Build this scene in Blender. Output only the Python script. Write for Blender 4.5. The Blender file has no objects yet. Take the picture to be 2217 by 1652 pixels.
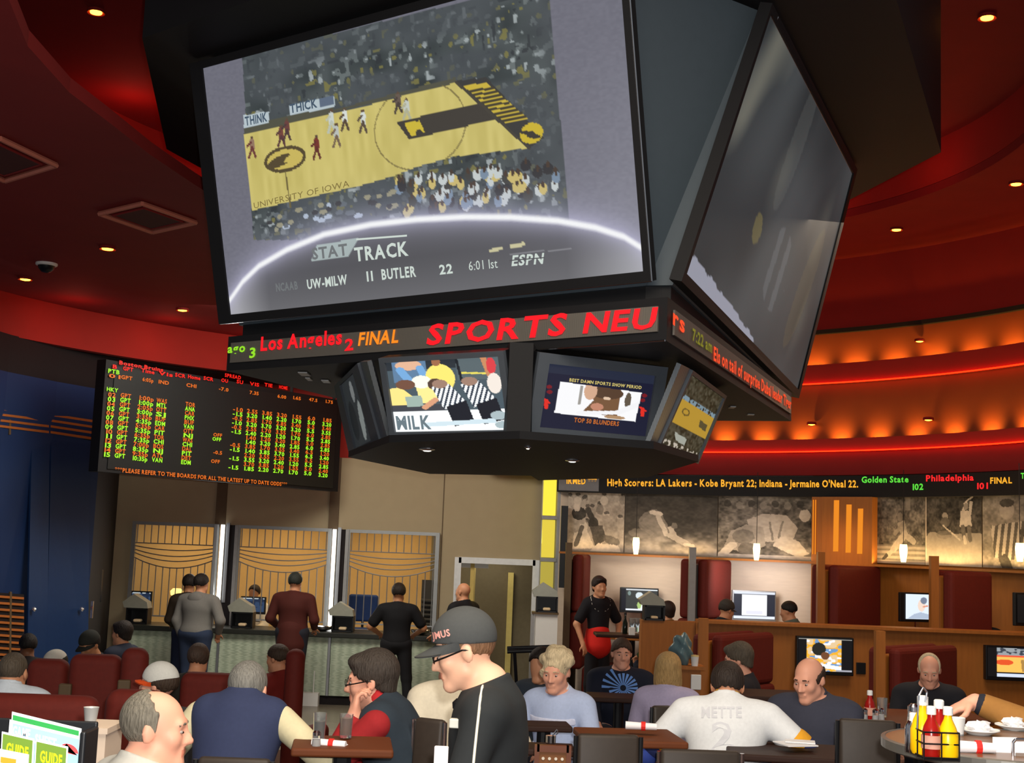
import bpy, bmesh, math, random
import numpy as np
from mathutils import Matrix, Vector
random.seed(5); np.random.seed(5)
SC = bpy.context.scene
COL = SC.collection
# ------------------------------------------------------------------ camera, world, exposure
F = 2850.0; W_, H_ = 2217.0, 1652.0
H = 2.41                                    # eye height above the lowest floor
PI = math.pi
_p = math.radians(7.03); _r = math.radians(2.23)
_R0 = np.array([1, 0, 0.]); FW = np.array([0, math.cos(_p), math.sin(_p)]); _U0 = np.array([0, -math.sin(_p), math.cos(_p)])
CU = math.cos(_r)*_U0 - math.sin(_r)*_R0; CR = math.cos(_r)*_R0 + math.sin(_r)*_U0
EYE = np.array([0, 0, H])
cam = bpy.data.cameras.new('camera'); camo = bpy.data.objects.new('camera', cam); COL.objects.link(camo)
cam.sensor_width = 36; cam.lens = F/W_*36; cam.clip_start = .05; cam.clip_end = 200
camo.matrix_world = Matrix(((CR[0], CU[0], -FW[0], 0), (CR[1], CU[1], -FW[1], 0), (CR[2], CU[2], -FW[2], H), (0, 0, 0, 1)))
SC.camera = camo
SC.view_settings.view_transform = 'Standard'; SC.view_settings.look = 'None'
SC.view_settings.exposure = 0.0; SC.view_settings.gamma = 1.0
wd = bpy.data.worlds.new('world'); SC.world = wd; wd.use_nodes = True
wd.node_tree.nodes['Background'].inputs[0].default_value = (.9, .95, 1.0, 1)
wd.node_tree.nodes['Background'].inputs[1].default_value = 0.24
SC.cycles.max_bounces = 5; SC.cycles.diffuse_bounces = 3; SC.cycles.glossy_bounces = 3
SC.cycles.sample_clamp_indirect = 3.0; SC.cycles.use_denoising = True

def light(kind, loc, energy, color=(1, 1, 1), size=.1, rot=None, aim=None, spot=None, blend=.5, sy=None):
    l = bpy.data.lights.new(kind.lower()+'_lamp', kind); l.energy = energy; l.color = color
    if kind == 'AREA':
        l.size = size
        if sy: l.shape = 'RECTANGLE'; l.size_y = sy
    else: l.shadow_soft_size = size
    if spot: l.spot_size = math.radians(spot); l.spot_blend = blend
    o = bpy.data.objects.new(kind.lower()+'_lamp', l); COL.objects.link(o); o.location = loc
    if aim is not None: o.rotation_euler = (Vector(aim)-Vector(loc)).to_track_quat('-Z', 'Y').to_euler()
    elif rot: o.rotation_euler = rot
    return o
# the camera's own flash, and area lamps added as soft fill below the hall ceiling
light('POINT', (.06, .02, H+.10), 900, (1, .97, .93), .03)
light('AREA', (0, 3.5, 5.2), 260, (1, .86, .68), 3.5, aim=(0, 5, 0))
light('AREA', (-2.5, 15.6, 5.05), 330, (1, .93, .8), 3.0, aim=(-2.5, 17.0, 0))
light('AREA', (3.4, 11.2, 5.3), 130, (1, .82, .6), 2.2, aim=(3.4, 12.5, 0))

# ------------------------------------------------------------------ pixel -> point of the place
def ray(x, y): return FW + CR*(x-W_/2)/F - CU*(y-H_/2)/F
def at(x, y, d): v = ray(x, y); return EYE + v*(d/v[1])
def atz(x, y, z): v = ray(x, y); return EYE + v*((z-H)/v[2])
CX, CY = 0.0, 13.3                           # centre of the round hall
def pol(a, R): a = math.radians(a); return np.array([CX+R*math.sin(a), CY+R*math.cos(a)])
def onR(x, y, R):                            # where the ray through a pixel meets the cylinder of radius R
    v = ray(x, y); A = v[0]**2+v[1]**2; B = 2*(v[0]*(-CX)+v[1]*(-CY)); Cc = CX*CX+CY*CY-R*R
    t = (-B+math.sqrt(B*B-4*A*Cc))/(2*A); return EYE+v*t

# ------------------------------------------------------------------ materials
def lin(c):
    c = np.asarray(c, float)/255.0
    return np.where(c <= .04045, c/12.92, ((c+.055)/1.055)**2.4)
MATS = {}
def mat(name, rgb=(128, 128, 128), rough=.6, metal=0., emit=0., var=.12, scale=18., kind=None, spec=.3, rgb2=None, bump=0., stretch=(1, 1, 1)):
    if name in MATS: return MATS[name]
    m = bpy.data.materials.new(name); m.use_nodes = True; nt = m.node_tree; N = nt.nodes; L = nt.links
    b = N['Principled BSDF']; c = tuple(lin(rgb))+(1,)
    b.inputs['Base Color'].default_value = c; b.inputs['Roughness'].default_value = rough; b.inputs['Metallic'].default_value = metal
    b.inputs['Specular IOR Level'].default_value = spec
    if emit:
        b.inputs['Base Color'].default_value = (0, 0, 0, 1)
        b.inputs['Emission Color'].default_value = c; b.inputs['Emission Strength'].default_value = emit
    elif kind == 'glass':
        b.inputs['Transmission Weight'].default_value = .92; b.inputs['Roughness'].default_value = .05; b.inputs['IOR'].default_value = 1.3
    else:
        tc = N.new('ShaderNodeTexCoord'); mp = N.new('ShaderNodeMapping'); L.new(tc.outputs['Object'], mp.inputs[0]); mp.inputs['Scale'].default_value = stretch
        if kind == 'wave':
            t = N.new('ShaderNodeTexWave'); t.inputs['Scale'].default_value = scale; t.inputs['Distortion'].default_value = 4; t.inputs['Detail'].default_value = 2; t.inputs['Detail Scale'].default_value = 3
        elif kind == 'stripe':
            t = N.new('ShaderNodeTexWave'); t.inputs['Scale'].default_value = scale
        else:
            t = N.new('ShaderNodeTexNoise'); t.inputs['Scale'].default_value = scale; t.inputs['Detail'].default_value = 4
        L.new(mp.outputs[0], t.inputs['Vector'])
        mx = N.new('ShaderNodeMix'); mx.data_type = 'RGBA'
        lo, hi = ([max(0, v*(1-var)) for v in c[:3]], [min(1, v*(1+var)) for v in c[:3]])
        if rgb2 is not None: lo, hi = c[:3], lin(rgb2)
        mx.inputs[6].default_value = tuple(lo)+(1,); mx.inputs[7].default_value = tuple(hi)+(1,)
        L.new(t.outputs['Fac'] if 'Fac' in t.outputs else t.outputs[0], mx.inputs[0]); L.new(mx.outputs[2], b.inputs['Base Color'])
        if bump:
            bp = N.new('ShaderNodeBump'); bp.inputs['Strength'].default_value = bump; bp.inputs['Distance'].default_value = .01
            L.new(t.outputs['Fac'] if 'Fac' in t.outputs else t.outputs[0], bp.inputs['Height']); L.new(bp.outputs[0], b.inputs['Normal'])
    MATS[name] = m; return m
def attr_mat(name, emit=0., rough=.7):
    if name in MATS: return MATS[name]
    m = bpy.data.materials.new(name); m.use_nodes = True; nt = m.node_tree; b = nt.nodes['Principled BSDF']
    a = nt.nodes.new('ShaderNodeAttribute'); a.attribute_name = 'Col'
    b.inputs['Roughness'].default_value = rough; b.inputs['Specular IOR Level'].default_value = .2
    if emit:
        b.inputs['Base Color'].default_value = (.01, .01, .012, 1); b.inputs['Emission Strength'].default_value = emit
        nt.links.new(a.outputs['Color'], b.inputs['Emission Color'])
    else: nt.links.new(a.outputs['Color'], b.inputs['Base Color'])
    MATS[name] = m; return m

# ------------------------------------------------------------------ objects
XF = {}                                       # root empty -> (loc, rot) so that parts can be written in place coordinates
def tag(o, label=None, cat=None, group=None, kind=None):
    if label: o['label'] = label
    if cat: o['category'] = cat
    if group: o['group'] = group
    if kind: o['kind'] = kind
    return o
def thing(name, label, cat, loc, rot=0., group=None):
    o = bpy.data.objects.new(name, None); COL.objects.link(o); o.empty_display_size = .1
    o.location = tuple(loc); o.rotation_euler = (0, 0, rot)
    XF[o.name] = (np.array(loc, float), rot)
    return tag(o, label, cat, group)
def root_of(o):
    while o.parent: o = o.parent
    return o
def mesh_obj(name, V, Fc, mats, parent=None, mi=None, smooth=False, local=False, colors=None):
    V = np.asarray(V, float)
    if parent is not None and not local:
        rt = root_of(parent)
        if rt.name in XF:
            loc, rot = XF[rt.name]; V = V-loc
            if rot: c, s = math.cos(-rot), math.sin(-rot); V = V@np.array([[c, s, 0], [-s, c, 0], [0, 0, 1]])
    me = bpy.data.meshes.new(name)
    if isinstance(Fc, np.ndarray) and Fc.ndim == 2:
        nf, k = Fc.shape
        me.vertices.add(len(V)); me.vertices.foreach_set('co', V.astype(np.float32).ravel())
        me.loops.add(nf*k); me.loops.foreach_set('vertex_index', Fc.astype(np.int32).ravel())
        me.polygons.add(nf); me.polygons.foreach_set('loop_start', np.arange(0, nf*k, k, dtype=np.int32))
        try: me.polygons.foreach_set('loop_total', np.full(nf, k, dtype=np.int32))
        except Exception: pass
        me.update(calc_edges=True); me.validate()
    else:
        me.from_pydata([tuple(v) for v in V], [], [tuple(int(i) for i in f) for f in Fc]); me.update()
    if not isinstance(mats, (list, tuple)): mats = [mats]
    for m in mats: me.materials.append(m)
    if mi is not None: me.polygons.foreach_set('material_index', np.asarray(mi, dtype=np.int32))
    if smooth: me.polygons.foreach_set('use_smooth', np.ones(len(me.polygons), dtype=bool))
    if colors is not None:
        a = me.color_attributes.new('Col', 'FLOAT_COLOR', 'POINT')
        c4 = np.ones((len(V), 4), np.float32); c4[:, :3] = colors; a.data.foreach_set('color', c4.ravel())
    o = bpy.data.objects.new(name, me); COL.objects.link(o)
    if parent is not None: o.parent = parent
    return o
def dup(root, loc, rot=0., label=None, group=None):
    def cp(o, par):
        c = o.copy(); COL.objects.link(c); c.parent = par
        for ch in o.children: cp(ch, c)
        return c
    r = root.copy(); COL.objects.link(r); r.location = tuple(loc); r.rotation_euler = (0, 0, rot)
    for ch in root.children: cp(ch, r)
    if label: r['label'] = label
    if group: r['group'] = group
    XF[r.name] = (np.array(loc, float), rot)
    return r

class MB:
    def __init__(s): s.V = []; s.Fc = []; s.mi = []; s.m = 0
    def add(s, V, Fc):
        n = len(s.V); s.V += [tuple(map(float, v)) for v in V]
        for f in Fc: s.Fc.append(tuple(i+n for i in f)); s.mi.append(s.m)
        return s
    def box(s, c, size, rot=0., M=None):
        c = np.array(c, float); hx, hy, hz = [v/2 for v in size]
        P = np.array([[x, y, z] for z in (-hz, hz) for y in (-hy, hy) for x in (-hx, hx)])
        if M is not None: P = P@np.array(M).T
        if rot: co, si = math.cos(rot), math.sin(rot); P = P@np.array([[co, si, 0], [-si, co, 0], [0, 0, 1]])
        return s.add(P+c, [(0, 2, 3, 1), (4, 5, 7, 6), (0, 1, 5, 4), (2, 6, 7, 3), (0, 4, 6, 2), (1, 3, 7, 5)])
    def rbox(s, c, size, r=.03, seg=3, rot=0., M=None):
        bm = bmesh.new(); bmesh.ops.create_cube(bm, size=1)
        for v in bm.verts: v.co = Vector((v.co.x*size[0], v.co.y*size[1], v.co.z*size[2]))
        bmesh.ops.bevel(bm, geom=bm.edges[:], offset=min(r, min(size)*.49), segments=seg, profile=.5, affect='EDGES')
        bm.verts.ensure_lookup_table()
        P = np.array([v.co[:] for v in bm.verts]); Fc = [[v.index for v in f.verts] for f in bm.faces]; bm.free()
        if M is not None: P = P@np.array(M).T
        if rot: co, si = math.cos(rot), math.sin(rot); P = P@np.array([[co, si, 0], [-si, co, 0], [0, 0, 1]])
        return s.add(P+np.array(c, float), Fc)
    def cyl(s, a, b, r, r2=None, n=12, cap=True):
        a = np.array(a, float); b = np.array(b, float); r2 = r if r2 is None else r2
        d = b-a; d = d/np.linalg.norm(d); u = np.cross(d, [0, 0, 1.] if abs(d[2]) < .9 else [1., 0, 0]); u /= np.linalg.norm(u); w = np.cross(d, u)
        P = []
        for q, R in ((a, r), (b, r2)):
            for i in range(n): t = 2*PI*i/n; P.append(q+R*(math.cos(t)*u+math.sin(t)*w))
        Fc = [(i, (i+1) % n, n+(i+1) % n, n+i) for i in range(n)]
        if cap: Fc += [tuple(range(n))[::-1], tuple(range(n, 2*n))]
        return s.add(P, Fc)
    def tube(s, pts, r, n=8):
        for a, b in zip(pts[:-1], pts[1:]): s.cyl(a, b, r, n=n)
        return s
    def lathe(s, c, prof, n=20, M=None, cap=True):
        c = np.array(c, float); P = []
        for (r, z) in prof:
            for i in range(n): t = 2*PI*i/n; P.append([r*math.cos(t), r*math.sin(t), z])
        P = np.array(P)
        if M is not None: P = P@np.array(M).T
        k = len(prof); Fc = []
        for j in range(k-1):
            for i in range(n): Fc.append((j*n+i, j*n+(i+1) % n, (j+1)*n+(i+1) % n, (j+1)*n+i))
        if cap: Fc += [tuple(range(n))[::-1], tuple(range((k-1)*n, k*n))]
        return s.add(P+c, Fc)
    def prism(s, poly, z0, z1):
        n = len(poly); P = [(p[0], p[1], z0) for p in poly]+[(p[0], p[1], z1) for p in poly]
        ar = sum(poly[i][0]*poly[(i+1) % n][1]-poly[(i+1) % n][0]*poly[i][1] for i in range(n))
        Fc = [(i, (i+1) % n, n+(i+1) % n, n+i) for i in range(n)]+[tuple(range(n))[::-1], tuple(range(n, 2*n))]
        if ar < 0: Fc = [f[::-1] for f in Fc]
        return s.add(P, Fc)
    def slab(s, q, t):                       # quad TL,TR,BR,BL given thickness t behind its front
        q = [np.array(v, float) for v in q]; n = np.cross(q[1]-q[0], q[3]-q[0]); n /= np.linalg.norm(n)
        if n@(EYE-q[0]) > 0: n = -n
        P = q+[v+n*t for v in q]
        return s.add(P, [(0, 1, 2, 3), (7, 6, 5, 4), (0, 4, 5, 1), (1, 5, 6, 2), (2, 6, 7, 3), (3, 7, 4, 0)])
    def loft(s, A, B):                       # A, B: closed rings of the same length
        n = len(A); return s.add(list(A)+list(B), [(i, (i+1) % n, n+(i+1) % n, n+i) for i in range(n)]+[tuple(range(n))[::-1], tuple(range(n, 2*n))])
    def arc(s, prof, a0, a1, n=48):          # closed profile [(R,z)..] swept round the hall centre
        k = len(prof); P = []
        for i in range(n+1):
            a = a0+(a1-a0)*i/n
            for (R, z) in prof: x, y = pol(a, R); P.append((x, y, z))
        Fc = []
        for i in range(n):
            for j in range(k): Fc.append((i*k+j, i*k+(j+1) % k, (i+1)*k+(j+1) % k, (i+1)*k+j))
        Fc += [tuple(range(k)), tuple(range(n*k, (n+1)*k))[::-1]]
        return s.add(P, Fc)
    def build(s, name, mats, parent=None, smooth=False, local=False):
        o = mesh_obj(name, s.V, s.Fc, mats, parent, s.mi if isinstance(mats, (list, tuple)) and len(mats) > 1 else None, smooth, local)
        if smooth:
            try: o.data.set_sharp_from_angle(angle=math.radians(40))
            except Exception: pass
        return o

def quad_uv(q):
    q = [np.array(v, float) for v in q]
    n = np.cross(q[1]-q[0], q[3]-q[0]); n /= np.linalg.norm(n)
    if n@(EYE-q[0]) < 0: n = -n
    def f(u, v, o=0.):
        u = np.asarray(u, float)[..., None]; v = np.asarray(v, float)[..., None]
        return q[0]*(1-u)*(1-v)+q[1]*u*(1-v)+q[2]*u*v+q[3]*(1-u)*v+n*o
    return f, n
def inset(q, du, dv, dv2=None):
    f, _ = quad_uv(q); dv2 = dv if dv2 is None else dv2
    return [f(du, dv), f(1-du, dv), f(1-du, 1-dv2), f(du, 1-dv2)]
def picture(name, q, fn, nu, nv, m, parent, off=.004):
    f, n = quad_uv(q)
    u, v = np.meshgrid(np.linspace(0, 1, nu), np.linspace(0, 1, nv)); c = fn(u, v)
    V = f(u, v, off).reshape(-1, 3); c = lin(np.clip(c.reshape(-1, 3), 0, 255))
    i = np.arange(nu*nv).reshape(nv, nu)
    Fc = np.stack([i[:-1, :-1], i[1:, :-1], i[1:, 1:], i[:-1, 1:]], -1).reshape(-1, 4)
    return mesh_obj(name, V, Fc, m, parent, colors=c)
# image helpers (u right, v down, colours 0-255)
def field(u, col): return np.ones(u.shape+(3,))*np.array(col, float)
def put(c, mask, col): mm = np.clip(mask, 0, 1)[..., None]; c[:] = c*(1-mm)+np.array(col, float)*mm
def ell(u, v, cu, cv, ru, rv, a=0.):
    x, y = u-cu, v-cv; ca, sa = math.cos(a), math.sin(a); X = x*ca+y*sa; Y = -x*sa+y*ca
    return (X/ru)**2+(Y/rv)**2 < 1
def segm(u, v, a, b, w):
    ax, ay = a; bx, by = b; dx, dy = bx-ax, by-ay
    t = np.clip(((u-ax)*dx+(v-ay)*dy)/(dx*dx+dy*dy+1e-9), 0, 1); return np.hypot(u-ax-t*dx, v-ay-t*dy) < w
def polym(u, v, pts):
    ins = np.zeros(u.shape, bool); n = len(pts)
    for i in range(n):
        (x0, y0), (x1, y1) = pts[i], pts[(i+1) % n]
        cond = ((y0 > v) != (y1 > v)) & (u < (x1-x0)*(v-y0)/((y1-y0) if y1 != y0 else 1e-9)+x0); ins ^= cond
    return ins
def vnoise(u, v, s, seed, sv=None):
    r = np.random.RandomState(seed); n = 64; g = r.rand(n, n)
    x = u*s; y = v*(sv or s); xi = np.floor(x).astype(int); yi = np.floor(y).astype(int); fx = x-xi; fy = y-yi
    fx = fx*fx*(3-2*fx); fy = fy*fy*(3-2*fy)
    G = lambda a, b: g[b % n, a % n]
    return (G(xi, yi)*(1-fx)+G(xi+1, yi)*fx)*(1-fy)+(G(xi, yi+1)*(1-fx)+G(xi+1, yi+1)*fx)*fy

# ------------------------------------------------------------------ lettering
GL = {}
def glyph(ch, bold):
    k = (ch, bold)
    if k in GL: return GL[k]
    cu = bpy.data.curves.new('glyph', 'FONT'); cu.body = ch; cu.size = 1; cu.resolution_u = 2; cu.offset = .03 if bold else 0.
    o = bpy.data.objects.new('glyph', cu); COL.objects.link(o); dg = bpy.context.evaluated_depsgraph_get()
    me = bpy.data.meshes.new_from_object(o.evaluated_get(dg))
    V = np.array([v.co[:] for v in me.vertices]) if len(me.vertices) else np.zeros((0, 3)); Fc = [tuple(p.vertices) for p in me.polygons]
    bpy.data.objects.remove(o); bpy.data.curves.remove(cu); bpy.data.meshes.remove(me)
    GL[k] = (V, Fc, (V[:, 0].max()+.07) if len(V) else .3); return GL[k]
class Text:
    def __init__(s): s.mb = MB()
    def put(s, txt, f, u0, v0, u1, v1, bold=True, shear=0., off=.006):
        """fill the box u0..u1, v0(top)..v1(baseline) of the quad map f with the words"""
        x = 0.; parts = []
        for ch in txt:
            V, Fc, adv = glyph(ch, bold)
            if len(V): parts.append((V+[x, 0, 0], Fc))
            x += adv
        x = max(x-.07, .01)
        asp = np.linalg.norm(f(np.array([1.]), np.array([.5]), 0.)-f(np.array([0.]), np.array([.5]), 0.))/max(1e-6, np.linalg.norm(f(np.array([.5]), np.array([1.]), 0.)-f(np.array([.5]), np.array([0.]), 0.)))
        for V, Fc in parts:
            hgt = .70; uu = u0+(u1-u0)*V[:, 0]/x+shear*(V[:, 1]/hgt)*(v1-v0)/asp; vv = v1-(v1-v0)*V[:, 1]/hgt
            s.mb.add(f(uu, vv, off), Fc)
        return s
    def build(s, m, parent, name='lettering'): return s.mb.build(name, m, parent)
def words(plane, m, parent, *items, **kw):   # every word or line its own part
    for (txt, p0, p1, h) in items:
        T = Text(); plane.text(T, txt, p0, p1, h, **kw); T.build(m, parent)
# ------------------------------------------------------------------ the hall
def struct(name, mb, m, smooth=False):
    o = mb.build(name, m, None, smooth); o['kind'] = 'structure'; return o
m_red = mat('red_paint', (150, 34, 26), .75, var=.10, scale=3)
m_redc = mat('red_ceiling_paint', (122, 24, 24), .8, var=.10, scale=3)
m_orp = mat('orange_paint', (126, 56, 22), .75, var=.08, scale=3)
m_dark = mat('dark_paint', (26, 20, 22), .8)
m_black = mat('black_paint', (15, 15, 18), .7)
m_blue = mat('blue_wall_paint', (18, 44, 88), .6, var=.08, scale=4)
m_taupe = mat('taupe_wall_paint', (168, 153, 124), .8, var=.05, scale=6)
m_wood = mat('orange_wood_veneer', (158, 96, 38), .55, var=.22, scale=5, stretch=(6, 6, .6))
m_pale_lit = mat('pale_and_lit_wood', (204, 184, 164), .55, var=.10, scale=5, stretch=(1, 1, 6))  # pale wood; on the booth wall its paleness stands for whiter light
m_trim = mat('brown_trim', (92, 74, 52), .6)
m_metal = mat('brushed_steel', (170, 172, 176), .35, .85, var=.08)
m_lgrey = mat('light_grey_metal', (150, 150, 150), .5, .3)
m_carpet = mat('brown_carpet', (72, 44, 30), .95, var=.3, scale=30)
m_tilef = mat('grey_floor_tile', (120, 112, 98), .25, var=.15, scale=3)
m_dkfab = mat('dark_chair_vinyl', (52, 44, 38), .5, var=.15, scale=40)
m_bench = mat('dark_red_vinyl', (98, 28, 19), .75, var=.18, scale=30)
m_white = mat('white_plastic', (225, 225, 222), .5, var=.03)
m_bezel = mat('grey_tv_plastic', (74, 80, 88), .5, var=.08)
m_bezdk = mat('black_tv_plastic', (20, 21, 24), .4)
m_chrome = mat('chrome_wire', (215, 215, 220), .15, 1.0, var=.02)
m_emit_screen = attr_mat('screen_picture', 1.0)
m_mural = attr_mat('printed_picture', 0.)

fl = MB(); fl.box((0, 1.5, .33), (16, 7.6, .66)); struct('floor', fl, m_carpet)
for i, (y0, y1, z) in enumerate([(5.3, 7.8, .53), (7.8, 9.6, .44), (9.6, 13.2, .33)]):
    b = MB(); b.box((0, (y0+y1)/2, z/2-.05), (16, y1-y0, z+.1)); struct('floor_step', b, m_carpet)
b = MB(); b.box((-3.6, 17.6, -.05), (8.8, 8.8, .1)); struct('floor_lobby', b, m_tilef)
b = MB(); b.box((4.6, 14.0, .1), (7.6, 1.6, .4)); b.box((4.6, 17.6, .15), (7.6, 5.6, .3)); struct('floor_booths', b, m_carpet)

# walls: counter wall with three teller openings and a doorway
YW = 20.2
X = lambda px, d=YW: at(px, 1200, d)[0]
WIN = [(286, 474), (512, 718), (750, 951)]
zc, zt, ztop = 1.03, 2.53, 3.62
w = MB()
def wseg(p0, p1, z0, z1, mb=w, y=YW, t=.16): mb.box(((X(p0)+X(p1))/2, y+t/2, (z0+z1)/2), (X(p1)-X(p0), t, z1-z0))
wseg(240, 286, 0, ztop); wseg(474, 512, 0, ztop); wseg(718, 750, 0, ztop); wseg(951, 992, 0, ztop); wseg(1160, 1216, 0, ztop)
for a_, b_ in WIN: wseg(a_, b_, zt, ztop); wseg(a_, b_, 0, zc)
wseg(992, 1160, 2.14, ztop)
struct('wall_back', w, m_taupe)
w = MB(); wseg(180, 1216, ztop, 5.2, w); struct('wall_back_upper', w, m_red)
w = MB(); w.box((-2.6, 22.3, 1.4), (8.0, .1, 2.8)); w.box((-2.6, 21.3, 2.75), (8, 2.1, .08)); struct('wall_cashier_room', w, mat('tan_wall_paint', (206, 172, 116), .8, var=.05))
for i, (p0, p1) in enumerate([(462, 484), (708, 729)]):
    b = MB(); b.box(((X(p0)+X(p1))/2, YW-.02, 3.07), (X(p1)-X(p0), .05, 1.1)); struct('trim_%d' % (i+1), b, m_trim)
b = MB(); b.box((X(955), YW-.004, 2.3), (.012, .02, 2.64)); struct('trim_3', b, m_trim)
# dark return at the left and the blue wall with its header
def curtain(name, pts, z0, z1, m, t=.12):
    b = MB()
    for p, q in zip(pts[:-1], pts[1:]):
        d = np.array(q)-p; n = np.array([-d[1], d[0]])/np.hypot(*d)*t
        if n[0]*(-p[0])+n[1]*(13-p[1]) > 0: n = -n
        b.prism([p, q, q+n, p+n], z0, z1)
    return struct(name, b, m)
bw = [at(px, 1000, d)[:2] for px, d in ((-420, 11.6), (-60, 15.4), (0, 16.0), (110, 16.9), (214, 17.7))]
curtain('wall_left', bw, 0, H+1.85, m_blue)
curtain('wall_left_header', bw, H+1.85, H+2.31, m_dark)
curtain('wall_left_return', [bw[-1], np.array([X(243), YW+.1])], 0, H+2.31, mat('dark_green_paint', (44, 40, 38), .8))
# red band and ceiling slab of the left side
b = MB(); b.arc([(6.75, H+2.30), (6.75, H+2.84), (6.95, H+2.84), (6.95, H+2.30)], -125, 2, 60); struct('ceiling_band_left', b, m_red, True)
b = MB(); b.arc([(6.9, H+2.30), (6.9, H+2.36), (10.2, H+2.36), (10.2, H+2.30)], -75, 2, 40); struct('ceiling_soffit', b, m_dark)
inner = [atz(*q, H+2.82)[:2] for q in ((60, 100), (150, 200), (240, 268), (325, 335), (417, 397))]
inner = [np.array([-2.2, 4.0])]+inner+[np.array([-2.3, 12.3]), np.array([-1.4, 14.6]), np.array([-.4, 16.5]), np.array([-.1, 18.5])]
outer = [pol(a, 6.95) for a in range(0, -126, -5)]+[np.array([-8.5, 4.0])]
b = MB(); poly = inner+outer
bm = bmesh.new(); vs = [bm.verts.new((p[0], p[1], H+2.82)) for p in poly]; f = bm.faces.new(vs)
bmesh.ops.triangulate(bm, faces=[f]); r_ = bmesh.ops.extrude_face_region(bm, geom=bm.faces[:])
for v in r_['geom']:
    if isinstance(v, bmesh.types.BMVert): v.co.z += .1
bmesh.ops.recalc_face_normals(bm, faces=bm.faces[:]); bm.verts.ensure_lookup_table()
b.add([v.co[:] for v in bm.verts], [[v.index for v in f.verts] for f in bm.faces]); bm.free()
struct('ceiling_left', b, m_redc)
# high recess: its wall, its ceiling, and the black drum the cube hangs from
b = MB(); b.arc([(5.15, H+4.385), (5.15, H+4.92), (5.35, H+4.92), (5.35, H+4.385)], -3, 120, 50); struct('ceiling_recess_wall_right', b, m_red, True)
b = MB(); b.arc([(5.15, H+2.93), (5.15, H+4.92), (5.35, H+4.92), (5.35, H+2.93)], -120, -3, 50); struct('ceiling_recess_wall_left', b, m_red, True)
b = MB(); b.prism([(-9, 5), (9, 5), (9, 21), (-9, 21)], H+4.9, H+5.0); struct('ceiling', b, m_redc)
drum = [(-3.1, 11.2), (-2.55, 13.0), (-.8, 14.8), (1.6, 14.7), (3.08, 12.0), (3.43, 10.43), (2.2, 7.5), (-.5, 6.9), (-2.6, 8.6)]
b = MB(); b.prism(drum, H+3.31, H+4.89); struct('ceiling_drum', b, m_black)
# right side: stepped coves
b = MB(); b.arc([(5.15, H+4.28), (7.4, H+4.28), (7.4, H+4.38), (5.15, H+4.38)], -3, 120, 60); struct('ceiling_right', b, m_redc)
b = MB(); b.arc([(7.15, H+3.22), (7.15, H+4.3), (7.35, H+4.3), (7.35, H+3.22)], -3, 120, 60); struct('wall_right_upper', b, m_red, True)
b = MB(); b.arc([(7.08, H+3.19), (7.08, H+3.25), (7.4, H+3.25), (7.4, H+3.19)], -3, 120, 60); struct('trim_4', b, m_dark)
b = MB(); b.arc([(7.15, H+2.40), (7.15, H+3.2), (7.35, H+3.2), (7.35, H+2.40)], -3, 120, 60); struct('wall_right_cove_upper', b, m_orp, True)
b = MB(); b.arc([(6.70, H+2.40), (6.70, H+2.68), (6.74, H+2.68), (6.74, H+2.44), (7.2, H+2.44), (7.2, H+2.40)], -3, 120, 60); struct('trim_5', b, m_red)
b = MB(); b.arc([(6.75, H+1.45), (6.75, H+2.40), (6.95, H+2.40), (6.95, H+1.45)], -3, 120, 60); struct('wall_right_cove_lower', b, m_orp, True)
b = MB(); b.arc([(6.42, H+1.42), (6.42, H+1.60), (6.46, H+1.60), (6.46, H+1.46), (6.8, H+1.46), (6.8, H+1.42)], -3, 120, 60); struct('trim_6', b, m_red)
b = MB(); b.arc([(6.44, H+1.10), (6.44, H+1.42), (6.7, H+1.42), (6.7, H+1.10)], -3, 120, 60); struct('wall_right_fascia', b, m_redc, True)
# wall behind the booths: left stretch coloured paler to imitate whiter light
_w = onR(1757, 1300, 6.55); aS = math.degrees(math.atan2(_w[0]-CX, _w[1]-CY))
b = MB(); b.arc([(6.55, .2), (6.55, H+1.12), (6.8, H+1.12), (6.8, .2)], 7.0, aS, 30); struct('wall_right', b, m_pale_lit, True)
b = MB(); b.arc([(6.55, .2), (6.55, H+1.12), (6.8, H+1.12), (6.8, .2)], aS, 120, 50); struct('wall_right_side', b, m_wood, True)
# cove lamps: rows of small lamps in the troughs and a red strip along each lip
lampm = mat('orange_lamp_glass', (255, 150, 40), emit=14)
redled = mat('red_strip_light', (255, 26, 4), emit=8.0)
for (R, z, k, da, e) in ((6.97, H+2.52, 17, 5.0, 40.), (6.60, H+1.50, 17, 5.0, 26.)):
    for i in range(k):
        (x, y), (x2, y2) = pol(8+da*i, R), pol(8+da*i, R+.30); light('SPOT', (x, y, z), e, (1, .52, .09), .02, aim=(x2, y2, z+.42), spot=100, blend=1.0)
for k, (R, z) in enumerate(((6.655, H+2.405), (6.375, H+1.425))):
    b = MB(); b.arc([(R, z-.008), (R, z+.008), (R+.016, z+.008), (R+.016, z-.008)], -3, 118, 90)
    o = b.build('strip_light', redled); tag(o, ['thin red strip light along the lip of the lower right cove', 'thin red strip light along the lip of the upper right cove'][1-k], 'light', 'red cove strips')
for a in (-62, -48, -34, -20): x, y = pol(a, 6.2); light('POINT', (x, y, H+2.5), 4.0, (1, .12, .07), .15)
for a, e in ((-75, 9), (-45, 11), (25, 4), (50, 4), (72, 4)): x, y = pol(a, 4.6); light('POINT', (x, y, H+4.5), e, (1, .13, .08), .15)

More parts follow.
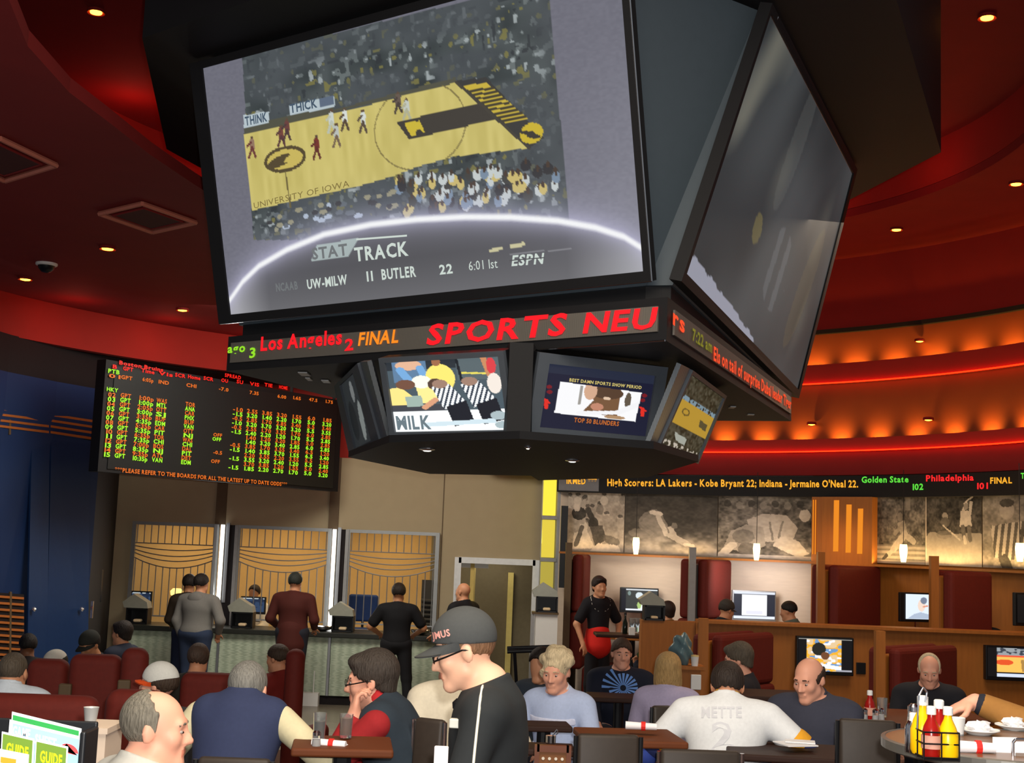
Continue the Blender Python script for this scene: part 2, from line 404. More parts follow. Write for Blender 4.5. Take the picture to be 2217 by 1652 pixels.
# ceiling downlights: a trim ring with a glowing bulb
def downlight(P, label, r=.055, up=(0, 0, 1), c=None):
    t = thing('downlight', label, 'light', P, 0, 'small orange downlights')
    b = MB(); b.lathe((0, 0, 0), [(r*1.15, .0), (r*1.5, -.012), (r*1.5, .02), (r*1.1, .03)], 16); b.build('trim_ring', m_redc, t, local=True)
    b = MB(); b.lathe((0, 0, 0), [(r*.3, -.02), (r, -.012), (r*1.1, .01), (r*.6, .02)], 14); b.build('bulb', lampm, t, local=True)
    return t
for (px, py, z, lb) in ((208, 26, H+4.87, 'orange downlight in the high ceiling at upper left'), (233, 538, H+2.80, 'orange downlight in the dark red ceiling just below the square vent'),
        (55, 604, H+2.80, 'orange downlight in the red ceiling below the camera dome'), (395, 671, H+2.80, 'orange downlight in the red ceiling close to the big screen edge'),
        (2137, 38, H+4.87, 'orange downlight in the high ceiling at upper right'), (2200, 398, H+4.26, 'orange downlight at the right edge above the coves'),
        (1941, 497, H+4.26, 'orange downlight in the red ceiling right of the side screen')):
    downlight(atz(px, py, z), lb)
for (px, py, R, lb) in ((1991, 738, 7.05, 'small orange lamp in the upper glowing cove'), (1757, 918, 6.66, 'small orange lamp in the lower cove near the ticker corner'), (2010, 908, 6.66, 'small orange lamp in the lower glowing cove toward the right')):
    P = onR(px, py, R); downlight(P, lb, .045)
    # a short bracket carries the lamp on the cove wall
    tt = bpy.data.objects[-1] if False else None
# ceiling vents and a camera dome on the left
def vent(q, label):
    c = sum(q)/4; t = thing('ceiling_vent', label, 'vent', c, 0, 'square ceiling vents')
    fr = mat('vent_frame_paint', (186, 110, 92), .6); b = MB()
    for a, bb in zip(q, q[1:]+q[:1]): b.tube([a, bb], .022, 6)
    b.build('frame', fr, t)
    qq = [c+(p-c)*.72 for p in q]; b = MB()
    for a, bb in zip(qq, qq[1:]+qq[:1]): b.tube([a, bb], .012, 6)
    b.build('inner_frame', m_redc, t)
    b = MB(); b.slab([p+np.array([0, 0, -.005]) for p in qq], .01); b.build('blade_panel', mat('dull_red_blades', (72, 26, 24), .8), t)
zz = H+2.795
vent([atz(*p, zz) for p in ((215, 463), (308, 441), (424, 482), (330, 503))], 'square ceiling vent beside the big screen')
vent([atz(*p, zz) for p in ((-120, 330), (0, 300), (122, 358), (10, 392))], 'square ceiling vent cut by the left edge of the photo')
P = atz(101, 570, H+2.82); t = thing('security_camera', 'small dark dome camera on the red ceiling at left', 'camera', P)
b = MB(); b.lathe((0, 0, 0), [(.10, -.03), (.115, -.02), (.115, 0)], 20); b.build('mount_ring', m_white, t, local=True)
b = MB(); b.lathe((0, 0, -.03), [(.01, -.075), (.05, -.065), (.08, -.035), (.09, 0)], 20); b.build('dome', m_bezdk, t, True, local=True)

# blue doors, knobs, card reader, louvres
def onwall(px, py, d0, d1, x0, x1, o=0.): return at(px, py, d0+(d1-d0)*(px-x0)/(x1-x0)-o)
bl = lambda px, py, o=0.: onwall(px, py, 16.9, 17.7, 110, 214, o) if px > 110 else onwall(px, py, 16.0, 16.9, 0, 110, o)
def flatbox(mb, p, q, r, s, t=.03): mb.slab([p, q, r, s], t)
d = thing('door_1', 'tall plain blue double door with small round knobs', 'door', bl(110, 1480)*[1, 1, 0]); d['kind'] = 'structure'
for i, (a_, b_) in enumerate(((70, 108), (112, 196))):
    bb = MB(); bb.slab([bl(a_, 905, .03), bl(b_, 905, .03), bl(b_-6, 1480, .03), bl(a_-12, 1480, .03)], .025); lf = bb.build('door_leaf', mat('blue_door_paint', (20, 48, 90), .5), d)
    px = (75, 178)[i]; bb = MB(); c_ = bl(px, 1319, .09); bb.lathe(c_, [(.012, -.0), (.03, .02), (.03, .035), (.012, .05)], 10, M=Matrix.Rotation(PI/2, 3, 'X')); bb.build('knob', m_chrome, lf)
b = MB(); b.box(bl(199, 1320, .05), (.03, .03, .22)); o = b.build('door_pull', m_chrome, d)
P = np.array([-5.79, 19.0, at(224, 1268, 19.0)[2]]); t = thing('card_reader', 'dark wall box with two small grey windows beside the blue door', 'card reader', P)
b = MB(); b.rbox(P, (.13, .08, .46), .012); b.build('body', m_bezdk, t)
for dz in (.12, -.08): b = MB(); b.rbox(P+np.array([0, -.045, dz]), (.07, .012, .13), .004); b.build('window', mat('dull_grey_glass', (96, 104, 108), .3), t)
def louvre(x0, x1, y0, y1, n, label, sl):
    t = thing('louver_grille', label, 'grille', bl((x0+x1)/2, (y0+y1)/2, .05)); b = MB()
    for i in range(n):
        yy = y0+(y1-y0)*i/(n-1); b.slab([bl(x0, yy, .06), bl(x1, yy+sl, .06), bl(x1, yy+sl+5, .06), bl(x0, yy+5, .06)], .03)
    b.build('slats', mat('orange_brown_slat', (168, 96, 40), .6), t)
    b = MB(); b.slab([bl(x0, y0-6, .03), bl(x1, y0+sl-6, .03), bl(x1, y1+sl+8, .03), bl(x0, y1+8, .03)], .02); b.build('backing', m_dark, t)
    b = MB(); b.slab([bl(22, y0-6, .07), bl(26, y0-6, .07), bl(24, y1+8, .07), bl(20, y1+8, .07)], .02); b.build('mullion', m_trim, t)
louvre(-40, 106, 815, 915, 9, 'long orange slatted grille high on the blue wall, left part', 18)
louvre(110, 216, 833, 933, 9, 'orange slatted grille high on the blue wall beside the odds board', 16)
louvre(-30, 52, 1287, 1440, 12, 'orange slatted grille low on the blue wall at the left edge', 6)
# ------------------------------------------------------------------ planes that carry pictures and writing
class Plane:
    def __init__(s, q): s.q = [np.array(v, float) for v in q]; s.f, s.n = quad_uv(s.q)
    def uv(s, px, py):
        v = ray(px, py); t = ((s.q[0]-EYE)@s.n)/(v@s.n); P = EYE+v*t-s.q[0]
        A = np.stack([s.q[1]-s.q[0], s.q[3]-s.q[0]], 1); return np.linalg.lstsq(A, P, rcond=None)[0]
    def poly(s, pts): return [tuple(s.uv(*p)) for p in pts]
    def text(s, T, txt, p0, p1, hpx, **k):   # from the left end of the baseline p0 to the right end p1, letters hpx high
        a, b = s.uv(*p0), s.uv(*p1); c = s.uv(p0[0], p0[1]-hpx); h = abs(a[1]-c[1])
        g = lambda u, v, o: s.f(u, v+(b[1]-a[1])*(u-a[0])/(b[0]-a[0]+1e-9), o)
        T.put(txt, g, a[0], a[1]-h, b[0], a[1], **k)

# ------------------------------------------------------------------ the hanging video cube
zb, zt2, zs0, zs1 = H+1.16, H+1.41, H+1.569, H+3.224
SF = [atz(440, 148, zs1), atz(1342, -95, zs1), atz(1395, 587, zs0), atz(500, 681, zs0)]
SR = [atz(1665, 28, zs1), atz(1845, 375, zs1), atz(1726, 843, zs0), atz(1482, 592, zs0)]
KL, KK, KR = atz(490, 803, zb), atz(1443, 738, zb), atz(1713, 912, zb)
cube = thing('video_scoreboard', 'huge black hanging video cube with big screens over a red ticker', 'scoreboard', (0.4, 9.4, zb))
def grow(q, l, t, r, b): f, _ = quad_uv(q); return [f(-l, -t), f(1+r, -t), f(1+r, 1+b), f(-l, 1+b)]
FO = grow(SF, .036, .03, .012, .035); RO = grow(SR, .012, .03, .03, .035)
m_cube = mat('slate_grey_panel', (62, 72, 80), .55, var=.06)
def ringplate(q, qi, m, name, par, t=.06):
    mb = MB(); n = quad_uv(q)[1]
    for i in range(4):
        j = (i+1) % 4; A = [q[i], q[j], qi[j], qi[i]]; mb.add([v+n*.015 for v in A]+[v-n*t for v in A], [(0, 1, 2, 3), (7, 6, 5, 4), (0, 4, 5, 1), (1, 5, 6, 2), (2, 6, 7, 3), (3, 7, 4, 0)])
    return mb.build(name, m, par)
bk_t, bk_b = np.array([.35, 12.3, zs1+.05]), np.array([.3, 11.9, zs0-.06])
b = MB()
for lo, hi in ((0, 1),):
    top = [FO[0], FO[1], RO[0], RO[1], np.array([2.3, 12.2, zs1+.05]), np.array([-1.6, 12.3, zs1+.05])]
    bot = [FO[3], FO[2], RO[3], RO[2], np.array([2.0, 11.9, zs0-.06]), np.array([-1.2, 11.9, zs0-.06])]
    cen = (sum(top)+sum(bot))/12
    sh = lambda P: [p+(np.array([cen[0]-p[0], cen[1]-p[1], 0]))*.05 for p in P]
    b.loft(sh(bot), sh(top))
b.build('body', m_cube, cube)
ringplate(FO, SF, m_black, 'screen_frame', cube); ringplate(RO, SR, m_black, 'screen_frame', cube)
cen_top = sum(top)/6; cen_top[2] = zs1+.02
b = MB(); b.prism([(p[0]*.85+cen_top[0]*.15, p[1]*.85+cen_top[1]*.15) for p in top], zs1-.1, H+3.32); b.build('hanger', m_black, cube)
b = MB(); nb = [p*np.array([1, 1, 0]) for p in bot]; cb = sum(nb)/6
b.prism([(p*.94+cb*.06)[:2] for p in nb], zt2-.02, zs0-.04); b.build('neck', m_black, cube)
b = MB(); b.prism([KL[:2], KK[:2], KR[:2], (.9, 12.0), (-1.3, 11.5)], zb, zt2); tkb = b.build('ticker_housing', m_black, cube)
# bright metal edge lines
b = MB(); b.tube([FO[1]+[0, 0, .0], FO[2]], .006, 6); b.tube([FO[2], FO[3]], .005, 6); b.tube([KK+[-.01, -.01, 0], KL*.35+KK*.65+[0, -.01, -.004]], .006, 6); b.tube([SR[0], SR[1]], .005, 6)
b.build('edge_trim', m_chrome, cube)
for px, py in ((483, 131), (1679, 38)):
    P = atz(px, py, zs1+.035); b = MB(); b.lathe(P, [(.012, -.02), (.02, 0), (.012, .02)], 10); b.build('rigging_stud', m_chrome, cube)
for p0, p1 in (((600, 95), (670, 72)), ((672, 72), (700, 66)), ((955, 8), (1000, -4)), ((430, 134), (455, 130))):
    b = MB(); b.tube([atz(*p0, zs1+.045), atz(*p1, zs1+.045)], .006, 6); b.build('rigging_cable', m_chrome, cube)

# the front picture: a basketball game inside a grey broadcast frame with a bright arc
PF = Plane(SF); U = PF.uv
def front_pic(u, v):
    c = field(u, (112, 112, 124)); c += (vnoise(u, v, 160, 1)-.5)[..., None]*8
    c += (18*np.clip((u-.75)*4, 0, 1)*np.clip((v-.2)*2, 0, 1))[..., None]
    vid = polym(u, v, PF.poly([(524, 120), (1185, -40), (1228, 520), (548, 520)]))
    a1 = vnoise(u, v, 84, 2, 50); a2 = vnoise(u, v, 84, 3, 50); a3 = vnoise(u, v, 30, 4, 24)
    crowd = field(u, (64, 72, 72)); crowd += ((a3-.5)*46)[..., None]
    put(crowd, (a1 > .72)*.75, (132, 142, 140)); put(crowd, ((a2 > .78) & (a1 < .5))*.8, (150, 140, 62)); put(crowd, ((a1+a2) > 1.52)*1., (186, 196, 196)); put(crowd, (a2 < .16)*.7, (36, 40, 44))
    mb = polym(u, v, PF.poly([(524, 120), (1185, -40), (1212, 330), (540, 480)]))
    fade = np.clip((vnoise(u, v, 14, 9)-.2)*2.0, .25, 1); put(c, vid*.93, (74, 80, 84)); cc = c.copy(); cc[:] = crowd; c[:] = np.where((vid*np.ones_like(u)).astype(bool)[..., None], c*(1-.74*fade[..., None])+cc*(.74*fade[..., None]), c)
    court = polym(u, v, PF.poly([(528, 290), (760, 238), (985, 178), (1142, 322), (980, 340), (900, 362), (850, 382), (780, 402), (545, 456)]))
    woodc = np.array((206, 192, 112)); c[court] = (woodc+((vnoise(u, v, 90, 6, 12)-.5)*16)[..., None])[court]
    L = lambda p, q, w: segm(u*2.05, v, tuple(U(*p)*[2.05, 1]), tuple(U(*q)*[2.05, 1]), w)
    E_ = lambda p, rx, ry, a=0.: ell(u*2.05, v, U(*p)[0]*2.05, U(*p)[1], rx, ry, a)
    put(c, polym(u, v, PF.poly([(528, 272), (722, 228), (722, 238), (985, 168), (985, 180), (528, 292)])), (84, 84, 70))
    dk = (66, 62, 56)
    o = E_((905, 275), .225, .155, -.0) & ~E_((905, 275), .219, .149, -.0) & court; put(c, o*.8, (120, 108, 66))
    put(c, polym(u, v, PF.poly([(856, 264), (1048, 223), (1076, 258), (884, 303)])), dk)
    put(c, polym(u, v, PF.poly([(872, 268), (905, 259), (918, 288), (888, 295)])) & (vnoise(u, v, 60, 8) > .3), (208, 186, 60))
    put(c, polym(u, v, PF.poly([(984, 176), (1050, 168), (1172, 300), (1142, 322)])), (60, 60, 58))
    put(c, polym(u, v, PF.poly([(1000, 186), (1052, 180), (1138, 258), (1090, 268)])), (204, 180, 64))
    for k in range(9): f_ = .15+k*.1; put(c, L((1000+90*f_, 186+82*f_), (1052+86*f_, 180+78*f_), .0045), (70, 64, 48))
    put(c, L((985, 178), (1140, 322), .005), (70, 66, 58))
    put(c, E_((1146, 290), .05, .034), (206, 182, 52)); put(c, E_((1150, 296), .03, .008, .2), (60, 58, 52)); put(c, L((1125, 288), (1150, 290), .006), (60, 58, 52))
    put(c, E_((616, 345), .120, .050), (86, 74, 50)); put(c, E_((616, 345), .102, .037), (206, 186, 96)); put(c, E_((606, 349), .075, .020, -.15), (86, 74, 50)); put(c, E_((628, 342), .040, .011, -.3), (206, 186, 96))
    put(c, L((617, 372), (628, 448), .004), (110, 98, 60))
    for (x, y, hh, s1, s2) in ((545, 318, 46, (150, 120, 100), (110, 60, 56)), (608, 293, 46, (120, 70, 60), (92, 60, 60)), (620, 280, 48, (110, 66, 62), (80, 60, 60)), (684, 318, 52, (120, 54, 46), (100, 50, 44)),
                               (716, 262, 50, (206, 214, 206), (190, 196, 180)), (727, 292, 52, (190, 196, 190), (120, 100, 80)), (745, 258, 48, (220, 226, 220), (90, 74, 60)), (784, 262, 50, (216, 222, 216), (92, 78, 66)),
                               (860, 222, 44, (104, 90, 80), (76, 66, 60)), (878, 236, 44, (200, 206, 196), (180, 180, 150))):
        put(c, L((x, y-hh*.4), (x, y-hh*.3), .009), (96, 76, 60)); put(c, L((x, y-hh*.22), (x+1, y+hh*.05), .014), s1); put(c, L((x, y+hh*.05), (x-6, y+hh*.5), .006), s2); put(c, L((x+1, y+hh*.05), (x+8, y+hh*.46), .006), s2)
        put(c, L((x-2, y-hh*.2), (x-10, y-hh*.02), .005), s2)
    for p in ([(527, 250), (582, 241), (582, 265), (528, 279)], [(626, 228), (723, 207), (724, 232), (628, 250)]): put(c, polym(u, v, PF.poly(p)), (186, 200, 206))
    put(c, polym(u, v, PF.poly([(690, 214), (722, 208), (722, 226), (692, 232)])), (96, 110, 130))
    rr = np.random.RandomState(3)
    for k in range(95):                     # the backs of the near crowd
        x = 860+rr.rand()*345; y = 392-(x-860)*.13+rr.rand()*75; cl = [(200, 208, 206), (64, 64, 60), (206, 186, 110), (120, 140, 160), (52, 52, 54)][rr.randint(5)]
        put(c, E_((x, y), .014+.01*rr.rand(), .02), cl); put(c, E_((x, y-9), .007, .012), (72, 58, 48))
    for k in range(40):
        x = 552+rr.rand()*300; y = 470-(x-552)*.19+rr.rand()*40; put(c, E_((x, y), .012+.012*rr.rand(), .009), [(176, 190, 206), (96, 104, 110), (150, 146, 120), (60, 60, 62)][rr.randint(4)])
    # arc
    px = [470, 500, 525, 560, 620, 700, 800, 900, 1000, 1100, 1200, 1280, 1340, 1395, 1420]; py = [690, 646, 610, 576, 541, 508, 487, 476, 471, 472, 480, 495, 515, 551, 572]
    uv = np.array([U(a, b_) for a, b_ in zip(px, py)]); av = np.interp(u, uv[:, 0], uv[:, 1]); d = (v-av)
    below = d > 0; lo = field(u, (84, 84, 88)); lo += (np.clip((v-.86)*5, 0, 1)*34)[..., None]+(np.clip((u-.85)*6, 0, 1)*70*np.clip((v-.7)*4, 0, 1))[..., None]+(np.clip((.12-u)*10, 0, 1)*60)[..., None]
    c[below] = lo[below]
    put(c, np.exp(-np.abs(d)/np.where(below, .040, .050))*.8, (206, 204, 236)); put(c, np.clip(1.35-np.abs(d)/.0125, 0, 1), (252, 253, 255))
    for (a, b_) in (((672, 562), (700, 524)),): pass
    put(c, polym(u, v, PF.poly([(684, 532), (775, 515), (752, 556), (672, 566)]))*.8, (190, 206, 204))
    put(c, L((1055, 545), (1078, 539), .006)+L((1100, 536), (1126, 530), .007), (206, 200, 160)); put(c, L((1098, 552), (1228, 540), .0022)*.7, (150, 150, 156))
    return c
m_big = attr_mat('big_screen_picture', .92)
sc1 = picture('screen', SF, front_pic, 430, 216, m_big, cube, 0.)
m_txt = mat('white_screen_lettering', (214, 226, 218), emit=.9); m_txg = mat('grey_screen_lettering', (118, 122, 124), emit=.9); m_txb = mat('brown_screen_lettering', (132, 116, 66), emit=.9); m_txd = mat('navy_screen_lettering', (74, 92, 110), emit=.9)
words(PF, m_txt, cube, ('TRACK', (768, 566), (882, 553), 29), ('UW-MILW', (665, 626), (751, 615), 20), ('11', (789, 610), (806, 608), 21), ('BUTLER', (824, 606), (898, 599), 22), ('22', (948, 595), (976, 592), 20))
words(PF, m_txt, cube, ('6:01 1st', (1010, 587), (1072, 581), 20), bold=False); words(PF, m_txt, cube, ('ESPN', (1100, 577), (1168, 572), 22), shear=.25)
b = MB(); b.slab([PF.f(*U(*p), .006) for p in ((770, 517), (878, 509), (878, 513), (770, 521))], .003); b.build('title_stripe', m_txt, cube)
words(PF, m_txg, cube, ('STAT', (676, 562), (752, 552), 24), ('NCAAB', (598, 631), (645, 626), 17))
words(PF, m_txb, cube, ('UNIVERSITY OF IOWA', (550, 452), (756, 404), 13), bold=False)
words(PF, m_txd, cube, ('THINK', (533, 272), (580, 262), 19), ('THICK', (630, 245), (688, 232), 19))
b = MB()
for i, p in enumerate(((1096, 566.5), )): b.slab([PF.f(*U(*q), .009) for q in ((1098, 564.2), (1172, 558.2), (1172, 560.4), (1098, 566.4))], .002)
b.build('logo_slit', mat('dark_screen_line', (84, 84, 88), emit=.9), cube)
PR = Plane(SR)
def side_pic(u, v):
    c = field(u, (58, 62, 64)); n = vnoise(u+.25*v, v*.4, 7, 21); c += ((n-.5)*34)[..., None]
    put(c, np.clip(vnoise(u+.2*v, v*.3, 9, 23)-.62, 0, 1)*2*np.clip(vnoise(u, v, 3, 25)*1.6-.3, 0, 1), (128, 126, 112))
    put(c, ((np.sin(u*75+v*6) > .2) & ell(u, v, .52, .66, .1, .17))*.35, (120, 124, 128)); put(c, ell(u, v, .30, .62, .03, .06)*.5, (138, 124, 72))
    put(c, ell(u, v, .8, .6, .06, .3, .2)*.2, (136, 112, 70)); put(c, ell(u, v, .42, .2, .05, .3, .15)*.25, (110, 112, 108))
    edge = .985-.05*np.clip(1-u/.48, 0, 1)-.018*vnoise(u, v*0, 40, 27); put(c, (v > edge) & (u < .48), (150, 152, 166))
    return c
picture('screen', SR, side_pic, 150, 160, m_big, cube, 0.)
b = MB()
# ticker faces with their lettering
TQ = [KL+[0, 0, zt2-zb], KK+[0, 0, zt2-zb], KK, KL]; TR_ = [KK+[0, 0, zt2-zb], KR+[0, 0, zt2-zb], KR, KK]
for q, (du0, du1) in ((TQ, (.012, .985)), (TR_, (.03, .98))):
    f, n = quad_uv(q); mb = MB(); mb.slab([f(du0, .2, .012), f(du1, .2, .012), f(du1, .78, .012), f(du0, .78, .012)], .012)
    mb.build('ticker_display', mat('unlit_dot_display', (92, 88, 82), .6, kind='stripe', scale=60, var=.4), cube)
PT = Plane(TQ); PS = Plane(TR_)
led_r = mat('red_led_lettering', (255, 22, 34), emit=1.15); led_g = mat('green_led_lettering', (150, 226, 40), emit=1.0); led_o = mat('orange_led_lettering', (255, 140, 30), emit=1.05); led_y = mat('yellow_led_lettering', (255, 196, 50), emit=1.1); led_or = mat('red_orange_led_lettering', (255, 74, 30), emit=.95); led_og = mat('dim_green_led_lettering', (120, 120, 20), emit=.9)
OF = dict(off=.02)
words(PT, led_g, cube, ('ago', (497, 765), (535, 762), 18), ('3', (543, 776), (557, 774), 21), **OF)
words(PT, led_r, cube, ('Los Angeles', (567, 760), (744, 745), 29), ('2', (750, 760), (769, 758), 24), **OF)
words(PT, led_r, cube, ('SPORTS', (926, 747), (1226, 725), 42), ('NEU', (1262, 722), (1420, 711), 42), shear=.2, **OF)
words(PT, led_o, cube, ('FINAL', (778, 749), (866, 742), 27), shear=.12, **OF)
words(PS, led_or, cube, ('rs', (1448, 700), (1475, 722), 36), ('Els on tail of surprise Dubai leader Tiger', (1538, 779), (1708, 886), 30), **OF)
words(PS, led_og, cube, ('7:22 am', (1492, 736), (1535, 764), 26), **OF)

# ------------------------------------------------------------------ the ring of sets under the cube
def rect_from(tl, tr, bl, ztop_, zrange):
    A, B = atz(*tl, ztop_), atz(*tr, ztop_); w = B-A; best = None
    for z in np.arange(zrange[0], zrange[1], .004):
        D = atz(*bl, z); s = abs((D-A)@w)
        if best is None or s < best[0]: best = (s, D)
    D = best[1]; return [A, B, B+D-A, D]
TV = [('television', 'hanging flat set showing referees in striped shirts at a table', rect_from((822, 775), (1092, 759), (848, 951), H+1.13, (H+.5, H+.85))),
      ('television', 'hanging flat set showing a framed clip on a dark blue page', rect_from((1166, 762), (1444, 795), (1138, 946), H+1.13, (H+.5, H+.85)))]
tv1, tv2 = TV[0][2], TV[1][2]
t3 = [atz(1496, 800, H+1.12), atz(1570, 856, H+1.12), atz(1508, 1003, H+.63), atz(1422, 968, H+.63)]
t0 = [atz(727, 835, H+1.12), atz(778, 785, H+1.12), atz(826, 955, H+.64), atz(760, 985, H+.64)]
def make_tv(label, q, fn, nu, nv, bez, mbz, em=1., group='sets under the cube', depth=.08):
    c = sum(q)/4; t = thing('television', label, 'television', c, 0, group)
    b = MB(); b.slab([p-quad_uv(q)[1]*.012 for p in q], depth); b.build('housing', m_bezdk, t)
    qi = inset(q, bez[0], bez[1], bez[2]); ringplate(q, qi, mbz, 'bezel', t, .02)
    s = picture('screen', qi, fn, nu, nv, attr_mat('screen_picture_%g' % em, em), t, -.002); return t, qi
def pic_refs(u, v):
    c = field(u, (70, 84, 92)); put(c, v < .12, (40, 46, 52)); put(c, (v < .3) & (u > .62), (84, 96, 100)); put(c, polym(u, v, [(.05, .0), (.36, 0), (.36, .28), (.05, .3)]), (90, 120, 150)); put(c, ell(u, v, .2, .06, .12, .07), (214, 170, 140)); put(c, segm(u, v, (.12, .12), (.2, .3), .04), (112, 160, 206)); put(c, segm(u, v, (.3, .1), (.34, .26), .035), (112, 160, 206))
    put(c, segm(u, v, (.66, .2), (.86, .22), .012), (220, 206, 90)); put(c, segm(u, v, (.63, .0), (.66, .35), .012), (26, 30, 36)); put(c, segm(u, v, (.86, .0), (.9, .25), .025), (190, 130, 90)); put(c, ell(u, v, .92, .12, .04, .11), (206, 60, 66)); put(c, ell(u, v, .93, .36, .06, .14), (226, 216, 206))
    put(c, ell(u, v, .47, .26, .13, .2), (238, 218, 110)); put(c, ell(u, v, .45, .03, .04, .06), (150, 100, 70)); put(c, segm(u, v, (.36, .3), (.42, .36), .03), (60, 50, 46))
    put(c, polym(u, v, [(.24, .3), (.42, .26), (.46, .4), (.4, .6), (.26, .6)]), (246, 222, 140)); put(c, ell(u, v, .3, .3, .09, .09), (245, 240, 220)); put(c, polym(u, v, [(.0, .38), (.1, .36), (.2, .5), (.12, .64), (0, .64)]), (240, 216, 130)); put(c, ell(u, v, .15, .33, .09, .07), (110, 76, 60)); put(c, ell(u, v, .42, .34, .07, .08), (80, 60, 50))
    put(c, polym(u, v, [(0, .62), (.62, .62), (.62, .7), (0, .73)]), (64, 66, 72)); put(c, polym(u, v, [(.13, .5), (.28, .49), (.29, .64), (.14, .65)]), (150, 170, 160)); put(c, (v > .71), (236, 240, 246))
    for cx, cy, a in ((.52, .5, .5), (.78, .48, .5)):
        m_ = polym(u, v, [(cx-.14, cy-.12), (cx+.02, cy-.16), (cx+.15, cy+.1), (cx-.05, cy+.2)]); put(c, m_, (236, 246, 252)); put(c, m_ & (np.sin((u+v*.25)*150) > .15), (40, 50, 66)); put(c, ell(u, v, cx-.06, cy-.16, .07, .06), (150, 120, 104))
        put(c, polym(u, v, [(cx-.03, cy+.16), (cx+.15, cy+.08), (cx+.2, cy+.38), (cx+.02, cy+.44)]), (26, 28, 36))
    put(c, segm(u, v, (.3, .66), (.4, .56), .03), (206, 150, 116)); put(c, polym(u, v, [(.24, .88), (.9, .84), (.9, .9), (.26, .94)]), (196, 214, 222)); put(c, ell(u, v, .93, .8, .07, .06) | ell(u, v, .95, .93, .06, .05), (160, 176, 180))
    return c*1.06
def pic_clip(u, v):
    c = field(u, (22, 24, 48)); put(c, (v < .14), (34, 40, 60)); m_ = polym(u, v, [(.13, .26), (.9, .3), (.88, .78), (.12, .76)])
    put(c, m_, (250, 250, 252)); put(c, m_ & polym(u, v, [(.36, .26), (.7, .28), (.7, .72), (.36, .72), (.46, .5)]), (120, 86, 58)); put(c, m_ & ell(u, v, .57, .36, .16, .1), (86, 62, 44)); put(c, m_ & ell(u, v, .42, .36, .06, .14), (214, 170, 140)); put(c, m_ & ell(u, v, .58, .45, .035, .025), (226, 196, 168)); put(c, m_ & ell(u, v, .5, .6, .06, .06), (196, 136, 110))
    put(c, m_ & ell(u, v, .78, .45, .03, .13), (96, 84, 70)); put(c, m_ & segm(u, v, (.35, .72), (.7, .66), .03), (245, 245, 248)); put(c, m_ & segm(u, v, (.7, .66), (.9, .48), .035), (245, 245, 248)); put(c, m_ & ell(u, v, .68, .74, .1, .03), (176, 140, 104)); put(c, m_ & segm(u, v, (.33, .3), (.33, .58), .014), (160, 156, 150))
    for (x, y) in ((.04, .36), (.05, .44), (.93, .34), (.92, .42)): put(c, ell(u, v, x, y, .025, .03), (120, 20, 30))
    for (x, y) in ((.03, .62), (.93, .6)): put(c, segm(u, v, (x, y-.05), (x+.01, y+.07), .018) | segm(u, v, (x-.02, y-.06), (x+.03, y-.01), .014), (226, 44, 30))
    return c
def pic_court(u, v):
    c = field(u, (66, 62, 46)); n = vnoise(u, v, 30, 31); c += ((n-.5)*60)[..., None]; put(c, (v > .34) & (v < .68), (196, 156, 54)); put(c, (v > .27) & (v < .34) & (n > .35), (130, 156, 170)); put(c, ell(u, v, .26, .47, .1, .05) & ~ell(u, v, .26, .47, .07, .03), (104, 84, 40)); put(c, polym(u, v, [(.66, .46), (.9, .48), (.92, .58), (.7, .56)]), (90, 80, 50))
    put(c, polym(u, v, [(.2, .78), (.55, .8), (.55, .9), (.3, .88)]), (176, 180, 168)); put(c, (v > .92) & (n > .5), (206, 196, 180)); return c
def pic_dark(u, v):
    c = field(u, (44, 48, 50)); put(c, ell(u, v, .55, .2, .1, .16), (120, 124, 124)); put(c, ell(u, v, .7, .66, .12, .3, .2), (128, 134, 132)); put(c, ell(u, v, .25, .6, .2, .3), (30, 34, 36)); return c
t1, q1 = make_tv(TV[0][1], tv1, pic_refs, 150, 110, (.045, .06, .09), m_bezel, 1.1)
T = Text(); T.put('MILK', lambda u, v, o=0.: quad_uv(q1)[0](u, v, o+.002), .02, .77, .34, .96); T.build(mat('grey_green_screen_lettering', (112, 128, 136), emit=1.0), t1)
t2, q2 = make_tv(TV[1][1], tv2, pic_clip, 150, 110, (.085, .12, .13), m_bezel, 1.0)
P2 = Plane(q2); T = Text(); P2.f = lambda u, v, o=0.: quad_uv(q2)[0](u, v, o+.004)
T.put('BEST DAMN SPORTS SHOW PERIOD', P2.f, .2, .19, .88, .24); T.build(mat('gold_screen_lettering', (226, 206, 120), emit=.9), t2)
T = Text(); T.put('TOP 50 BLUNDERS', P2.f, .3, .8, .72, .87); T.build(mat('orange_screen_lettering', (206, 112, 44), emit=.9), t2)
make_tv('hanging set turned to the right, showing a yellow basketball court', t3, pic_court, 70, 80, (.03, .05, .06), m_bezel, .8)
make_tv('hanging set turned far to the left, nearly dark', t0, pic_dark, 40, 50, (.22, .05, .06), m_bezel, .8)
for q_, s in ((t0, 1), (t3, 0)):            # the speaker-perforated strips beside the side sets
    f, n = quad_uv(q_)
    b = MB(); b.slab([f(1.02, .0, 0), f(1.22, .06, 0), f(1.16, .98, 0), f(1.0, 1.0, 0)] if s else [f(-.22, .02, 0), f(-.02, 0, 0), f(-.02, 1, 0), f(-.16, .98, 0)], .03)
    b.build('side_strip', mat('perforated_grey_metal', (104, 110, 116), .4, .4, kind='stripe', scale=40, var=.5), cube)
zp = H+.585
basepl = [(842, 958), (1125, 950), (1415, 972), (1512, 1000), (1400, 1034), (1166, 1040), (1150, 1030), (930, 1026), (754, 990)]
pp = [atz(a, b_, zp)[:2] for a, b_ in basepl]; b = MB(); b.prism(pp, zp, zp+.045); b.build('base_plate', m_black, cube)
